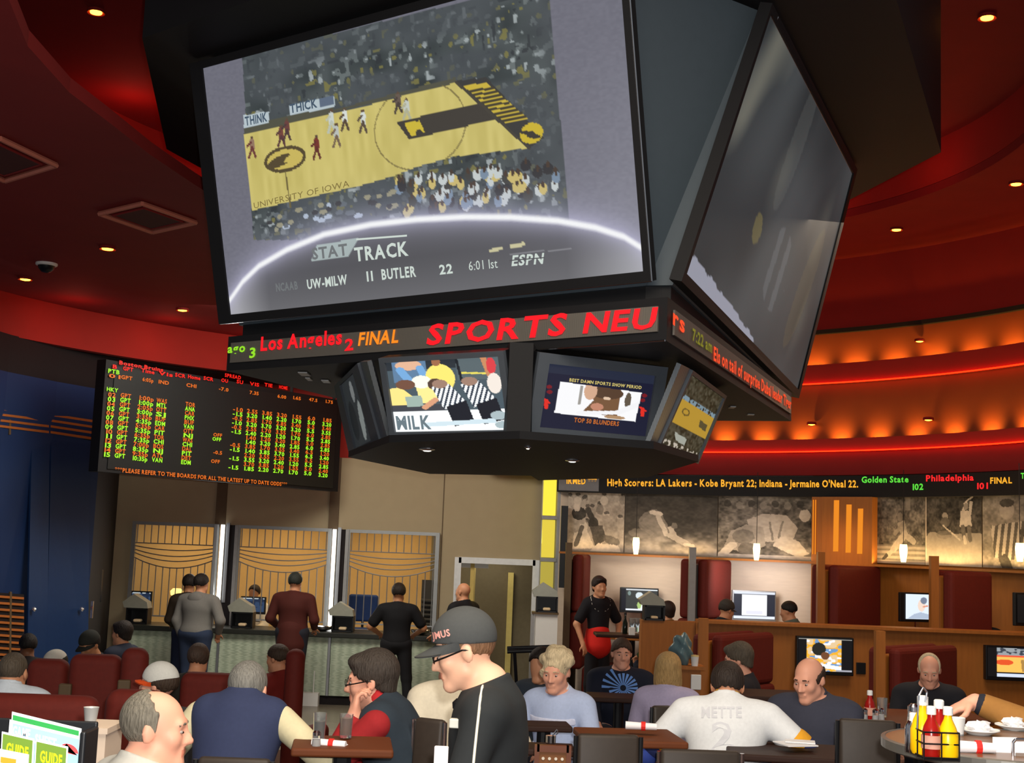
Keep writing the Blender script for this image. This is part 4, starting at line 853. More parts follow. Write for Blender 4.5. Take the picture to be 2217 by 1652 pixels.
# wooden fin with three lit slots
q = quad_R(1779, 1888, 6.33, 1.0, zm1); t = thing('slotted_panel', 'orange wooden wall fin with three glowing upright slots', 'panel', sum(q)/4); b = MB(); b.slab(q, .14); b.build('board', m_wood, t)
fS, nS = quad_uv(q); PS2 = Plane(q)
for px in (1812, 1839, 1864):
    k = PS2.poly([(px-6, 1083+(px-1812)*.35), (px+5, 1083+(px-1812)*.35), (px+3, 1194+(px-1812)*.1), (px-8, 1194+(px-1812)*.1)]); b = MB(); b.slab([fS(*w_, .006) for w_ in k], .01); b.build('lit_slot', mat('orange_slot_light', (240, 140, 30), emit=1.0), t)
light('AREA', sum(q)/4+nS*.5+np.array([0, 0, .5]), 3, (1, .5, .1), .5, aim=sum(q)/4)
q = quad_R(1757, 1779, 6.36, 1.2, zm1); b = MB(); b.slab(q, .1); o = b.build('fin_edge', m_wood); o['kind'] = 'structure'; o.name = 'trim_10'
for dx in (1761, 1766): b = MB(); A = onR(dx, 1080, 6.35); b.box((A[0], A[1], (zm0+zm1)/2+.02), (.012, .01, .74)); struct('trim_11', b, mat('orange_slot_light', emit=1))

# ------------------------------------------------------------------ upper booths
def wedge(P, dirv, L, th, z0, z1, mb, off=0.):   # upright slab starting at P going along dirv; off: shift sideways
    d = np.array(dirv)/np.hypot(*dirv); n = np.array([d[1], -d[0]]); c = np.array(P)+d*L/2+n*off; mb.rbox((c[0], c[1], (z0+z1)/2), (L, th, z1-z0), min(.05, th*.45), 3, rot=math.atan2(d[1], d[0]))
def booth(P, dirv, L, zf, ztop_, label, sides=(1, -1), lpost='post', mpost=None, seat=True, pad=.13):
    d = np.array(dirv)/np.hypot(*dirv); n = np.array([d[1], -d[0]])
    t = thing('booth_bench', label, 'bench', (P[0], P[1], zf), 0, 'high-backed booth benches')
    b = MB(); b.box((P[0], P[1], (zf+ztop_)/2+.08), (.09, .09, ztop_-zf+.16)); b.build('post', mpost or m_wood, t)
    b = MB(); wedge(P+d*.05, d, L-.05, .06, zf, ztop_-.06, b); b.build('divider', mpost or m_wood, t)
    zsp = zf+(ztop_-zf)*.60
    for s in sides:
        b = MB(); wedge(P+d*.04, d, L-.06, pad, zf+.42, zsp, b, s*(pad/2+.035)); b.build('backrest', m_bench, t)
        b = MB(); wedge(P+d*.07, d, L-.1, pad*.85, zsp, ztop_, b, s*(pad/2+.03)); b.build('head_cushion', m_bench, t)
        if seat and not (s < 0 and zf >= .3 and ztop_ < 2): b = MB(); wedge(P+d*.02, d, L-.06, .5, zf+.06, zf+.46, b, s*(pad+.29)); b.build('seat', m_bench, t)
    return t
zu = .3
for px, lb, sd, mp in ((1228, 'dark red high booth bench beside the waitress', (1,), m_trim), (1497, 'pair of red booth bench backs either side of a pale post', (1, -1), m_lgrey), (1776, 'broad dark red booth bench under the slotted fin', (1, -1), m_wood), (2022, 'dark red booth bench between the two far monitors', (1, -1), m_wood), (2290, 'dark red booth bench past the photo edge', (1, -1), m_wood)):
    A = onR(px, 1300, 5.35)[:2]; B = (A-[CX, CY])/np.hypot(*(A-[CX, CY])); booth(A, B, .72 if px == 2022 else 1.1, zu, 2.30, lb, sd, mpost=mp, pad=.19)
def facing(P, tgt=None): # turn so that the front (-Y) looks at the hall centre
    d = np.array([CX-P[0], CY-P[1]]); return math.atan2(d[1], d[0])+PI/2
def pic_players(u, v):
    c = field(u, (52, 56, 54)); put(c, v < .06, (220, 226, 230)); put(c, v > .92, (226, 230, 236)); put(c, u < .12, (16, 20, 30)); put(c, ell(u, v, .5, .3, .1, .16), (214, 226, 230)); put(c, polym(u, v, [(.56, .35), (.78, .4), (.74, .92), (.46, .92)]), (240, 246, 242)); put(c, ell(u, v, .6, .42, .1, .06), (60, 70, 130)); put(c, ell(u, v, .82, .3, .07, .18), (150, 176, 186)); put(c, ell(u, v, .78, .5, .05, .04), (226, 66, 40)); put(c, ell(u, v, .5, .75, .06, .16), (170, 200, 120)); put(c, ell(u, v, .22, .2, .04, .1), (120, 140, 136)); return c
def pic_white(u, v):
    c = field(u, (36, 40, 52)); put(c, v < .07, (220, 226, 240)); put(c, v > .9, (226, 232, 244)); put(c, (u > .2) & (u < .8) & (v > .1) & (v < .87), (250, 252, 255)); put(c, (u > .3) & (u < .7) & (v > .7) & (v < .84), (226, 226, 250)); return c
def pic_man(u, v):
    c = field(u, (226, 238, 250)); put(c, ell(u, v, .58, .45, .14, .24), (240, 216, 200)); put(c, ell(u, v, .66, .25, .12, .14), (120, 130, 150)); put(c, polym(u, v, [(.05, 1), (.3, .8), (.55, .72), (.85, .8), (1, 1)]), (176, 190, 210)); put(c, segm(u, v, (.64, .5), (.8, .46), .03), (226, 150, 120)); return c
def pic_off(u, v): return field(u, (22, 24, 26))
P = onR(1384, 1300, 6.3); mn = monitor(P, .56, .36, 'wall monitor showing white-shirted players beside the waitress', pic_players, facing(P)*0+.0, stand=False, em=1.1, fr=m_bezdk, wall=True)
P = onR(1633, 1312, 6.2); monitor(P, .62, .42, 'silver desk monitor with a blank white page between two seated men', pic_white, .1, True, em=1.15, fr=m_lgrey)
P = onR(1990, 1315, 6.1); monitor(P, .52, .36, 'desk monitor showing a man in a suit, dark wood booth', pic_man, .25, True, em=1.1, side=.05)
light('AREA', onR(1620, 1240, 5.7), 9, (.95, .95, 1), .5, aim=onR(1600, 1260, 6.5)); light('AREA', onR(1400, 1240, 5.7), 6, (1, .95, .9), .5, aim=onR(1390, 1260, 6.5))
P = onR(2245, 1320, 6.0); monitor(P, .56, .36, 'dark switched-off monitor cut by the photo edge', pic_off, .3, True, em=.5)
ztab = at(1600, 1357, 18.4)[2]-.05
for px, lb in ((1370, 'booth table below the players monitor'), (1636, 'booth table under the silver monitor'), (1965, 'booth table under the suited man monitor')):
    A = onR(px, 1300, 6.02); t = thing('booth_table', lb, 'table', (A[0], A[1], zu), 0, 'upper booth tables'); r_ = math.atan2(CY-A[1], CX-A[0])+PI/2
    b = MB(); b.rbox((A[0], A[1], 1.16), (.72, .7, .05), .012, rot=r_); b.build('tabletop', m_wood, t); b = MB(); b.cyl((A[0], A[1], zu), (A[0], A[1], 1.14), .05); b.build('pedestal', m_bezdk, t); 
    b = MB(); b.cyl((A[0], A[1], zu), (A[0], A[1], zu+.03), .3, n=20); b.build('foot', m_bezdk, t)
# low orange wood wall before the upper booths
YL = 14.3; zl = 1.655
a0_, a1_, a2_ = at(1389, 1340, YL), at(1512, 1345, YL), at(2290, 1367, YL)
b = MB(); b.box(((a0_[0]+a2_[0])/2, YL+.1, zl/2), (a2_[0]-a0_[0], .2, zl)); struct('wall_booth_low', b, m_wood)
b = MB(); b.box(((a1_[0]+a2_[0])/2, YL+.06, zl+.012), (a2_[0]-a1_[0], .34, .03)); struct('trim_12', b, m_wood)
b = MB(); b.box((a1_[0], YL-.02, zl/2), (.06, .06, zl)); struct('trim_13', b, m_wood)
# lower booths before the low wall
for px, dd, lb, dv, zt_, L in ((1521, 13.1, 'dark red booth bench by the low wall behind the grey-haired man', (.62, .8), 1.60, 1.25), (1904, 12.8, 'big dark red booth bench by the low wall behind the old man', (.70, .72), 1.56, 1.35)):
    A = at(px, 1450, dd)[:2]; booth(A, dv, L, .3, zt_, lb, (1, -1), seat=True, pad=.15)
def pic_yellowshirts(u, v):
    c = field(u, (8, 10, 14)); m_ = (u > .15) & (u < .8); n = vnoise(u, v, 9, 71); n2 = vnoise(u, v, 12, 73)
    put(c, m_, (244, 176, 44)); put(c, m_ & (n > .55), (226, 196, 150)); put(c, m_ & (n < .28), (110, 150, 196)); put(c, m_ & (n2 > .72), (240, 240, 246)); put(c, m_ & ell(u, v, .38, .32, .13, .2), (36, 36, 30)); put(c, m_ & ell(u, v, .5, .52, .08, .12), (112, 70, 44)); put(c, m_ & segm(u, v, (.42, .82), (.78, .9), .06), (236, 244, 255)); put(c, v < .03, (150, 150, 146)); put(c, (v > .95) & (u > .7), (160, 160, 170)); return c
def pic_wood_court(u, v):
    c = field(u, (10, 10, 12)); m_ = u > .16; put(c, m_ & (v < .26), (150, 156, 160)); put(c, m_ & (v < .26) & (vnoise(u, v, 20, 77) > .55), (60, 66, 76)); put(c, m_ & (v >= .26) & (v < .32), (230, 90, 60)); put(c, m_ & (v >= .32) & (v < .84), (250, 190, 90)); put(c, m_ & ell(u, v, .3, .5, .16, .1), (226, 84, 40)); put(c, segm(u, v, (.62, .42), (.64, .78), .03) | ell(u, v, .72, .56, .05, .1), (170, 130, 70)); put(c, m_ & (v > .88), (210, 220, 240)); return c
for (x0, y0, x1, y1, fn, lb) in ((1727, 1379, 1846, 1462, pic_yellowshirts, 'wall television with players in yellow above the balding man'), (2136, 1399, 2262, 1475, pic_wood_court, 'wall television with an orange basketball court at the photo edge')):
    A, B = at(x0, y0, YL-.12), at(x1, y1, YL-.12); c = (A+B)/2; w_, h_ = B[0]-A[0], A[2]-B[2]
    t = thing('television', lb, 'television', c, 0, 'televisions on the low wall'); b = MB(); b.rbox((c[0], YL-.08, c[2]), (w_+.02, .08, h_+.02), .008); b.build('housing', m_bezdk, t); b = MB(); b.box((c[0], YL-.02, c[2]), (.2, .06, .2)); b.build('bracket', m_bezdk, t)
    picture('screen', [(A[0]+.01, YL-.123, A[2]-.01), (B[0]-.01, YL-.123, A[2]-.01), (B[0]-.01, YL-.123, B[2]+.03), (A[0]+.01, YL-.123, B[2]+.03)], fn, 90, 66, attr_mat('screen_picture_1.15', 1.15), t, .002)
P = at(1864, 1447, YL-.012); b = MB(); b.rbox(P, (.1, .02, .12), .004); 
o = b.build('wall_socket', m_bezdk); tag(o, 'small dark socket plate on the wood wall below the yellow-shirt television', 'socket')
# ------------------------------------------------------------------ people: one smooth body each, clothes and hair as parts
def smin(a, b, k): h = np.maximum(k-np.abs(a-b), 0)/k; return np.minimum(a, b)-h*h*k*.25
def smax(a, b, k): return -smin(-a, -b, k)
def d_cone(P, a, b, ra, rb):
    a = np.asarray(a, float); b = np.asarray(b, float); ba = b-a; L2 = ba@ba+1e-12
    t = np.clip(((P-a)@ba)/L2, 0, 1); return np.linalg.norm(P-a-t[..., None]*ba, axis=-1)-(ra+(rb-ra)*t)
def d_ell(P, c, r, M=None):
    q = P-np.asarray(c, float)
    if M is not None: q = q@M                        # M: local axes in columns
    r = np.asarray(r, float); k0 = np.linalg.norm(q/r, axis=-1); k1 = np.linalg.norm(q/(r*r), axis=-1)+1e-9; return k0*(k0-1)/k1
def pr_box(p):
    if p[0] == 'c': a, b = np.array(p[1], float), np.array(p[2], float); R = max(p[3], p[4]); return np.minimum(a, b)-R, np.maximum(a, b)+R
    c = np.array(p[1], float); R = max(p[2]); return c-R, c+R
def pr_eval(P, p, inf=0.):
    if p[0] == 'c': return d_cone(P, p[1], p[2], p[3]+inf, p[4]+inf)
    return d_ell(P, p[1], np.array(p[2])+inf, p[3])
def snet(xs, ys, zs, Fd):
    S = Fd < 0; A = S[:-1, :-1, :-1]; c = [S[i:S.shape[0]-1+i, j:S.shape[1]-1+j, k:S.shape[2]-1+k] for i in (0, 1) for j in (0, 1) for k in (0, 1)]
    n = sum(x.astype(np.int8) for x in c); act = (n > 0) & (n < 8); I = np.argwhere(act)
    if len(I) == 0: return np.zeros((0, 3)), np.zeros((0, 4), int)
    idx = -np.ones(act.shape, np.int64); idx[act] = np.arange(len(I))
    cr = [(i, j, k) for i in (0, 1) for j in (0, 1) for k in (0, 1)]
    G = [xs, ys, zs]; acc = np.zeros((len(I), 3)); cnt = np.zeros(len(I))
    for e0 in cr:
        for ax in range(3):
            if e0[ax]: continue
            e1 = list(e0); e1[ax] = 1; e1 = tuple(e1); i0, i1 = I+e0, I+e1
            f0 = Fd[i0[:, 0], i0[:, 1], i0[:, 2]]; f1 = Fd[i1[:, 0], i1[:, 1], i1[:, 2]]; m = (f0 < 0) != (f1 < 0); t = np.where(m, f0/np.where(f0 == f1, 1, f0-f1), 0)
            for q in range(3): p0, p1 = G[q][i0[:, q]], G[q][i1[:, q]]; acc[:, q] += np.where(m, p0+t*(p1-p0), 0)
            cnt += m
    V = acc/cnt[:, None]; FA = []
    for ax in range(3):
        u, w = (ax+1) % 3, (ax+2) % 3; s0 = [slice(None)]*3; s1 = [slice(None)]*3; s0[ax] = slice(0, -1); s1[ax] = slice(1, None)
        a, b = S[tuple(s0)], S[tuple(s1)]; E = np.argwhere(a != b); E = E[(E[:, u] > 0) & (E[:, w] > 0) & (E[:, u] < act.shape[u]) & (E[:, w] < act.shape[w]) & (E[:, ax] < act.shape[ax])]
        q = []
        for du, dw in ((-1, -1), (0, -1), (0, 0), (-1, 0)): e = E.copy(); e[:, u] += du; e[:, w] += dw; q.append(idx[e[:, 0], e[:, 1], e[:, 2]])
        f = np.stack(q, 1); flip = ~a[E[:, 0], E[:, 1], E[:, 2]]; f[flip] = f[flip][:, ::-1]; FA.append(f)
    Fc = np.concatenate(FA); return V, Fc[(Fc >= 0).all(1)]
def axis(lo, hi, h): return np.arange(lo-2*h, hi+2.5*h, h)
def sdf_mesh(prims, h, inf=0., subs=(), cut=None, hz=None):
    """prims: list of (prim, blend). subs: prims carved away. cut: f(P) > 0 is removed. hz: (z, h2) coarser below z"""
    lo = np.min([pr_box(p)[0] for p, k in prims], 0)-inf; hi = np.max([pr_box(p)[1] for p, k in prims], 0)+inf
    xs, ys, zs = axis(lo[0], hi[0], h), axis(lo[1], hi[1], h), axis(lo[2], hi[2], h)
    Fd = np.full((len(xs), len(ys), len(zs)), 1., np.float32); G = [xs, ys, zs]
    def win(p, mg):
        a, b = pr_box(p); a = a-inf-mg; b = b+inf+mg; s = []
        for q in range(3): i0 = max(0, np.searchsorted(G[q], a[q])-1); i1 = min(len(G[q]), np.searchsorted(G[q], b[q])+1); s.append(slice(i0, i1))
        return tuple(s)
    def pts(s): return np.stack(np.meshgrid(xs[s[0]], ys[s[1]], zs[s[2]], indexing='ij'), -1)
    for p, k in prims:
        s = win(p, k+2*h); 
        if any(q.stop <= q.start for q in s): continue
        Fd[s] = smin(Fd[s], pr_eval(pts(s), p, inf).astype(np.float32), k)
    for p, k in subs:
        s = win(p, k+2*h)
        if any(q.stop <= q.start for q in s): continue
        Fd[s] = smax(Fd[s], -pr_eval(pts(s), p).astype(np.float32), k)
    if cut is not None: P = pts((slice(None),)*3); Fd = np.maximum(Fd, cut(P).astype(np.float32))
    return snet(xs, ys, zs, Fd)
def rotm(yaw=0, pitch=0, roll=0):              # pitch > 0 looks down; local forward is +Y
    return np.array(Matrix.Rotation(yaw, 3, 'Z')@Matrix.Rotation(-pitch, 3, 'X')@Matrix.Rotation(roll, 3, 'Y'))
def unit(v): v = np.asarray(v, float); return v/np.linalg.norm(v)
def ik(S, T, l1, l2, pole):
    S, T = np.array(S, float), np.array(T, float); d = T-S; L = np.linalg.norm(d); L = min(L, (l1+l2)*.995); u = unit(d); T = S+u*L
    a = (l1*l1-l2*l2+L*L)/(2*L); hh = math.sqrt(max(l1*l1-a*a, 0)); p = np.array(pole, float); p = p-u*(p@u); p = unit(p); return S+u*a+p*hh, T
def hand(w, d, n, s, curl, sc=1.):
    """w wrist, d hand direction, n palm normal, s +1 thumb side sign"""
    d = unit(d); n = unit(np.asarray(n, float)-d*(np.asarray(n, float)@d)); t = np.cross(d, n)*s; out = [(('c', w, w+d*.03*sc, .027*sc, .026*sc), .02)]
    M = np.stack([t, d, n], 1); out.append((('e', w+d*.055*sc, (.040*sc, .052*sc, .019*sc), M), .015))
    for i, (o, L) in enumerate(((.030, .070), (.010, .080), (-.010, .075), (-.029, .058))):
        p = w+d*.088*sc+t*o*sc; a = curl*(.75+.12*i); r = .0098*sc
        for j, f in enumerate((.45, .32, .25)):
            a2 = a*(.5+.7*j); v = d*math.cos(a2)+n*math.sin(a2)+t*o*1.2; q = p+unit(v)*L*f*sc; out.append((('c', p, q, r, r*.9), .006)); p = q; r *= .92
    p = w+d*.035*sc+t*.034*sc; q = p+unit(d*.75+t*.75+n*.35)*.045*sc; out += [(('c', p, q, .0125*sc, .011*sc), .012), (('c', q, q+unit(d*.95+t*.2+n*.5*curl)*.034*sc, .0105*sc, .009*sc), .006)]
    return out
SKIN = {'fair': (228, 176, 146), 'pink': (222, 160, 134), 'tan': (196, 138, 104), 'olive': (170, 118, 84), 'brown': (112, 72, 50)}
def fabric(name, rgb, **k): return mat('fabric_'+name, rgb, .85, var=k.pop('var', .10), scale=k.pop('scale', 60), **k)
PEOPLE = []
def person(label, head, d, yaw, floor, group=None, sink=0., fwd=0., hyaw=0., hpitch=0., hroll=0., lean=0., sit=True, skin='fair', hair=('short', (60, 46, 36)), top=('plain', (90, 90, 96)), pants=(44, 46, 58), arms=None, res=.011, hr=None, face=True, glasses=None, wide=1., cap=None, short_sleeve=False, tall=1., name='person', shoes=(30, 28, 28), legs=True, extra=None, twist=0., hs=1., curl=.7, legpose=None):
    """head: pixel of the top of the head; d: depth; yaw: 0 looks away from the camera, 90 to the photo's left, 180 toward it"""
    yaw = math.radians(yaw); sk = mat('skin_'+skin, SKIN[skin], .5, var=.06, scale=14)
    T = rotm(0, math.radians(lean)); w = wide
    tr = lambda v: T@(np.asarray(v, float)*[1, 1, tall])
    # head frame
    nb = tr((0, -.01, .535)); HM = rotm(math.radians(hyaw), math.radians(hpitch), math.radians(hroll)); hc = nb+T@np.array([0, .012+sink*.5+fwd, .046-sink])*tall+HM@np.array([0, .018, .110])*hs*.98
    hp = lambda v: hc+HM@(np.asarray(v, float)*hs)
    top_l = hc+np.array([0, 0, .122*hs]); topw = at(head[0], head[1], d)
    R = rotm(yaw); off = R@np.array([top_l[0], top_l[1], 0]); root = np.array([topw[0]-off[0], topw[1]-off[1], topw[2]-top_l[2]])
    hipz = root[2]-floor
    t = thing(name, label, 'person', (root[0], root[1], floor), yaw, group); sh = np.array([0, 0, hipz])
    E = lambda c, r, M=T: ('e', c, r, M)
    torso = [(E(tr((0, 0, .06)), (.165*w, .125*w, .13)), .05), (E(tr((0, .012*w, .21)), (.150*w, .118*w, .17)), .06), (E(tr((0, .0, .385)), (.172*w, .122*w, .17)), .06), (('c', tr((-.13*w, -.01, .485)), tr((.13*w, -.01, .485)), .074, .074), .06), (('c', tr((0, -.016, .50)), tr((0, -.010, .575)), .088, .060), .05)]
    neck = [(('c', tr((0, -.008, .52)), hp((0, -.012, -.05)), .056, .056*hs), .03)]
    hd = [(('e', hp((0, -.014, .030)), np.array((.076, .097, .090))*hs, HM), .02), (('e', hp((0, .034, -.030)), np.array((.060, .058, .082))*hs, HM), .03), (('c', hp((-.046, .008, -.062)), hp((-.014, .068, -.098)), .022*hs, .019*hs), .025), (('c', hp((.046, .008, -.062)), hp((.014, .068, -.098)), .022*hs, .019*hs), .025), (('c', hp((-.01, .076, -.100)), hp((.01, .076, -.100)), .018*hs, .018*hs), .02)]
    if face:
        hd += [(('c', hp((0, .088, .012)), hp((0, .111, -.030)), .0085*hs, .0115*hs), .014), (('c', hp((-.014, .098, -.034)), hp((.014, .098, -.034)), .009*hs, .009*hs), .008), (('c', hp((-.036, .080, .026)), hp((.036, .080, .026)), .0115*hs, .0115*hs), .016), (('e', hp((-.040, .062, -.022)), (.024*hs, .022*hs, .026*hs), HM), .02), (('e', hp((.040, .062, -.022)), (.024*hs, .022*hs, .026*hs), HM), .02), (('c', hp((-.019, .089, -.058)), hp((.019, .089, -.058)), .0075*hs, .0075*hs), .007), (('c', hp((-.016, .088, -.070)), hp((.016, .088, -.070)), .0085*hs, .0085*hs), .007)]
        for s in (-1, 1): hd += [(('e', hp((.079*s, -.012, -.004)), np.array((.010, .021, .033))*hs, HM@rotm(.35*s)), .008)]
    subs = [(('e', hp((.032*s, .100, .004)), np.array((.017, .013, .010))*hs, HM), .012) for s in (-1, 1)] if face else []
    # arms
    ua, fa, hn = [], [], []; arms = arms or {}
    slv = []
    for s in (-1, 1):
        S = tr((.186*w*s, -.008, .478)); g = arms.get(s, arms.get('both', ((.20*s, .30, .12), None, None)))
        if g is None: continue
        tgt, pole, hdv = (tuple(g)+(None, None))[:3]
        tgt = R.T@(at(*tgt[1:])-root) if tgt[0] == 'px' else np.array(tgt, float); pole = pole if pole is not None else (.5*s, -.6, -1)
        el, wr = ik(S, tgt, .285*tall, .255*tall, pole); bw = .5+.5*w
        ua += [(('c', S, el, .054*bw, .044*bw), .04)]; fa += [(('c', el, wr, .043*bw, .028), .03)]; slv += [(('c', el, el+(wr-el)*.86, .045*bw, .033), .03)]
        dv = unit(wr-el) if hdv is None else unit(hdv[0]); nv = (0, 0, -1) if hdv is None else hdv[1]
        if abs(np.dot(dv, unit(nv))) > .95: nv = (-s, 0, 0)
        hn += hand(wr, dv, nv, -s, curl)
        ua0 = (S, el)
        if short_sleeve: slv.append((('c', S, S+(el-S)*.72, .062*bw, .058*bw), .03))
    if short_sleeve: slv = [x for x in slv if x[0][3] > .05]
    # legs
    lg, pel = [], []
    fz = -hipz
    if legs:
        for s in (-1, 1):
            hpj = np.array([.09*s*w, 0, .02])
            if sit:
                kn = np.array([.12*s, .42, max(.02, min(.06, -.02+.0))]); an = np.array([.12*s, .44, fz+.09]); ft = an+[.01*s, .16, -.06]
            else:
                lp = (legpose or {}).get(s, (0., 0.)); an = np.array([.10*s+lp[0], -.02+lp[1], fz+.09]); kn = (hpj+an)/2+[0.01*s, .03, 0]; ft = an+[.02*s, .15, -.06]
            lg += [(('c', hpj, kn, .088*w, .062), .05), (('c', kn, an, .058, .042), .03)]; pel += [(('c', an-[0, .03, .05], ft, .042, .036), .02)]
    body = torso+neck+hd+ua+fa+hn+lg+pel
    mv = lambda V: V+sh
    V, Fc = sdf_mesh(body, res, 0., subs); P0 = V
    mi = np.zeros(len(Fc), int)
    if face and res < .0095:
        c = V[Fc].mean(1)-hc; q = c@HM/hs; mi[(np.abs(q[:, 0]) < .024) & (q[:, 1] > .078) & (q[:, 2] < -.052) & (q[:, 2] > -.076)] = 1
    lips = mat('lips_'+skin, tuple(np.array(SKIN[skin])*[.9, .78, .76]), .5)
    mesh_obj('body', mv(V), Fc, [sk, lips], t, mi, True, True)
    # garments
    kind, col = top[0], top[1]; cg = {'n': 0}
    def garment(nm, prims, inf, m, h=None, subs=(), cut=None):
        V, Fc = sdf_mesh(prims, h or res, inf, subs, cut)
        if len(V): return mesh_obj(nm, mv(V), Fc, m, t, None, True, True)
    inf = .012 if res < .012 else .016
    up = unit(T@np.array([0, .35, 1.])); ncut = lambda P: np.minimum((P-tr((0, .0, .535)))@up-.040, .16-np.hypot(P[..., 0], P[..., 1]-tr((0, 0, .56))[1]))
    ft_ = top[3] if len(top) > 3 else {}
    cm = fabric('_'.join(str(int(v)) for v in col), col, **ft_)
    if kind == 'vest':                          # body of one colour, sleeves of another
        sm_ = fabric('_'.join(str(int(v)) for v in top[2]), top[2])
        garment('vest', torso, inf+.008, cm, cut=ncut); [garment('shirt_sleeve', [ua[i], slv[i]], inf, sm_) for i in range(len(ua))]
    else: garment('shirt' if kind != 'jacket' else 'jacket', torso+ua+slv if not short_sleeve else torso+slv, inf, cm, cut=ncut)
    if len(top) > 2 and kind != 'vest' and top[2] is not None:  # collar band
        garment('collar', [(('c', tr((0, -.012, .535)), tr((0, .0, .60)), .076, .066), .02)], .006, fabric('_'.join(str(int(v)) for v in top[2]), top[2]), cut=lambda P: np.maximum((P-tr((0, 0, .575)))@up-.018, -(np.hypot(P[..., 0], P[..., 1]-tr((0, 0, .56))[1])-.057)))
    if legs:
        garment('trousers', lg+[(E(tr((0, 0, .03)), (.165*w, .13*w, .10)), .05)], inf-.002, fabric('_'.join(str(int(v)) for v in pants), pants), h=max(res, .014)); garment('shoes', pel, .008, mat('shoe_leather', shoes, .5), h=max(res, .014))
    # hair
    hk, hcol = hair; hrr = hr or max(.006, res*.7)
    hm = mat('hair_%d_%d_%d' % hcol, hcol, .6, var=.6, scale=30, stretch=(4, 4, .7), bump=.9)
    crn = ('e', hp((0, -.016, .034)), np.array((.080, .101, .092))*hs, HM)
    def loc(P): q = ((P-hc)@HM)/hs; q[..., 2] += .005*np.sin(q[..., 0]*210+q[..., 1]*90)+.003*np.sin(q[..., 1]*330); return q
    def hairmesh(cutf, prims=None, inf=.006): 
        V, Fc = sdf_mesh(prims or [(crn, .01)], hrr, inf, (), lambda P: cutf(loc(P))); 
        if len(V): mesh_obj('hair', mv(V), Fc, hm, t, None, True, True)
    if hk == 'short': hairmesh(inf=.010, cutf=lambda q: np.maximum(.45*q[..., 1]-.9*q[..., 2]+.010, np.maximum(q[..., 1]*.9-.5*q[..., 2]-.036, -q[..., 2]-.045-.35*q[..., 1]-0*q[..., 0]))) 
    if hk == 'full': hairmesh(lambda q: np.maximum(.55*q[..., 1]-.85*q[..., 2]-.004, q[..., 1]*.9-.5*q[..., 2]-.040), [(crn, .01), (('e', hp((0, -.03, .05)), np.array((.082, .092, .088))*hs, HM), .02), (('e', hp((.0, .05, .086)), np.array((.06, .04, .03))*hs, HM), .02), (('e', hp((0, -.06, -.03)), np.array((.062, .045, .06))*hs, HM), .02)], .008)
    if hk == 'buzz': hairmesh(lambda q: np.maximum(.45*q[..., 1]-.9*q[..., 2]+.006, q[..., 1]*.9-.5*q[..., 2]-.034), inf=.001)
    if hk == 'fringe': hairmesh(lambda q: np.maximum(np.maximum(q[..., 2]-.052+.55*np.maximum(0, q[..., 1]+.02), q[..., 1]-.030-.25*q[..., 2]), -q[..., 2]-.058-.3*q[..., 1]), inf=.005)
    if hk == 'slick': hairmesh(lambda q: np.maximum(np.maximum(q[..., 1]-.012-.10*q[..., 2]+.9*np.maximum(0, q[..., 2]-.055), -q[..., 2]-.072-.25*q[..., 1]), q[..., 2]-.125+.008*np.sin(q[..., 1]*260+q[..., 2]*90)), inf=.004)
    if hk == 'receding': hairmesh(lambda q: np.maximum(np.maximum(q[..., 1]-.015+.35*(q[..., 2]-.06), -q[..., 2]-.055-.3*q[..., 1]), -.02+q[..., 1]*.4), inf=.005)
    if hk == 'long': hairmesh(lambda q: np.maximum(q[..., 1]*.9-.45*q[..., 2]-.030, .8*q[..., 1]-.0*q[..., 2]-.045), [(crn, .01), (('e', hp((0, -.035, -.03)), np.array((.098, .075, .115))*hs, HM), .03), (('e', hp((0, -.02, .05)), np.array((.088, .1, .085))*hs, HM), .02), (('e', hp((.06, -.02, -.09)), np.array((.04, .05, .06))*hs, HM), .02), (('e', hp((-.06, -.02, -.09)), np.array((.04, .05, .06))*hs, HM), .02)], .008)
    if hk == 'curly':
        r = np.random.RandomState(len(label)); pr = [(crn, .01)]
        for k in range(46):
            a = r.rand()*2*PI; b_ = r.rand()*1.7-.35; v = np.array([math.cos(a)*math.cos(b_)*.088, math.sin(a)*math.cos(b_)*.1-.022, .03+math.sin(b_)*.1]); 
            if v[1] > .055 and v[2] < .08: continue
            pr.append((('e', hp(v), np.array((.03, .03, .028))*hs*(.8+.5*r.rand()), HM), .012))
        hairmesh(lambda q: q[..., 1]*.9-.4*q[..., 2]-.048, pr, .004)
    # eyes, brows
    if face and res < .013:
        for s in (-1, 1):
            b = MB(); M = HM; c_ = hp((.031*s, .0795, .002)); b.lathe(mv(c_), [(.001, -.0065*hs), (.006*hs, -.0055*hs), (.0095*hs, -.003*hs), (.0108*hs, 0), (.0095*hs, .003*hs), (.006*hs, .0055*hs), (.001, .0065*hs)], 12, M=M)
            b.m = 1; ir = hp((.031*s, .0885, .001)); b.lathe(mv(ir), [(.0015, -.004*hs), (.0045*hs, -.002*hs), (.0045*hs, .002*hs), (.0015, .004*hs)], 10, M=M@np.array([[1, 0, 0], [0, 1, 0], [0, 0, 1.]]))
            b.build('eye', [mat('eye_white', (170, 158, 150), .4), mat('dark_iris', (40, 28, 22), .3)], t, True, True)
            b = MB(); ps = [hp((.016*s, .0925, .0265)), hp((.032*s, .090, .028)), hp((.047*s, .078, .022))]; b.tube([mv(p) for p in ps], .004*hs, 6); b.build('eyebrow', hm, t, True, True)
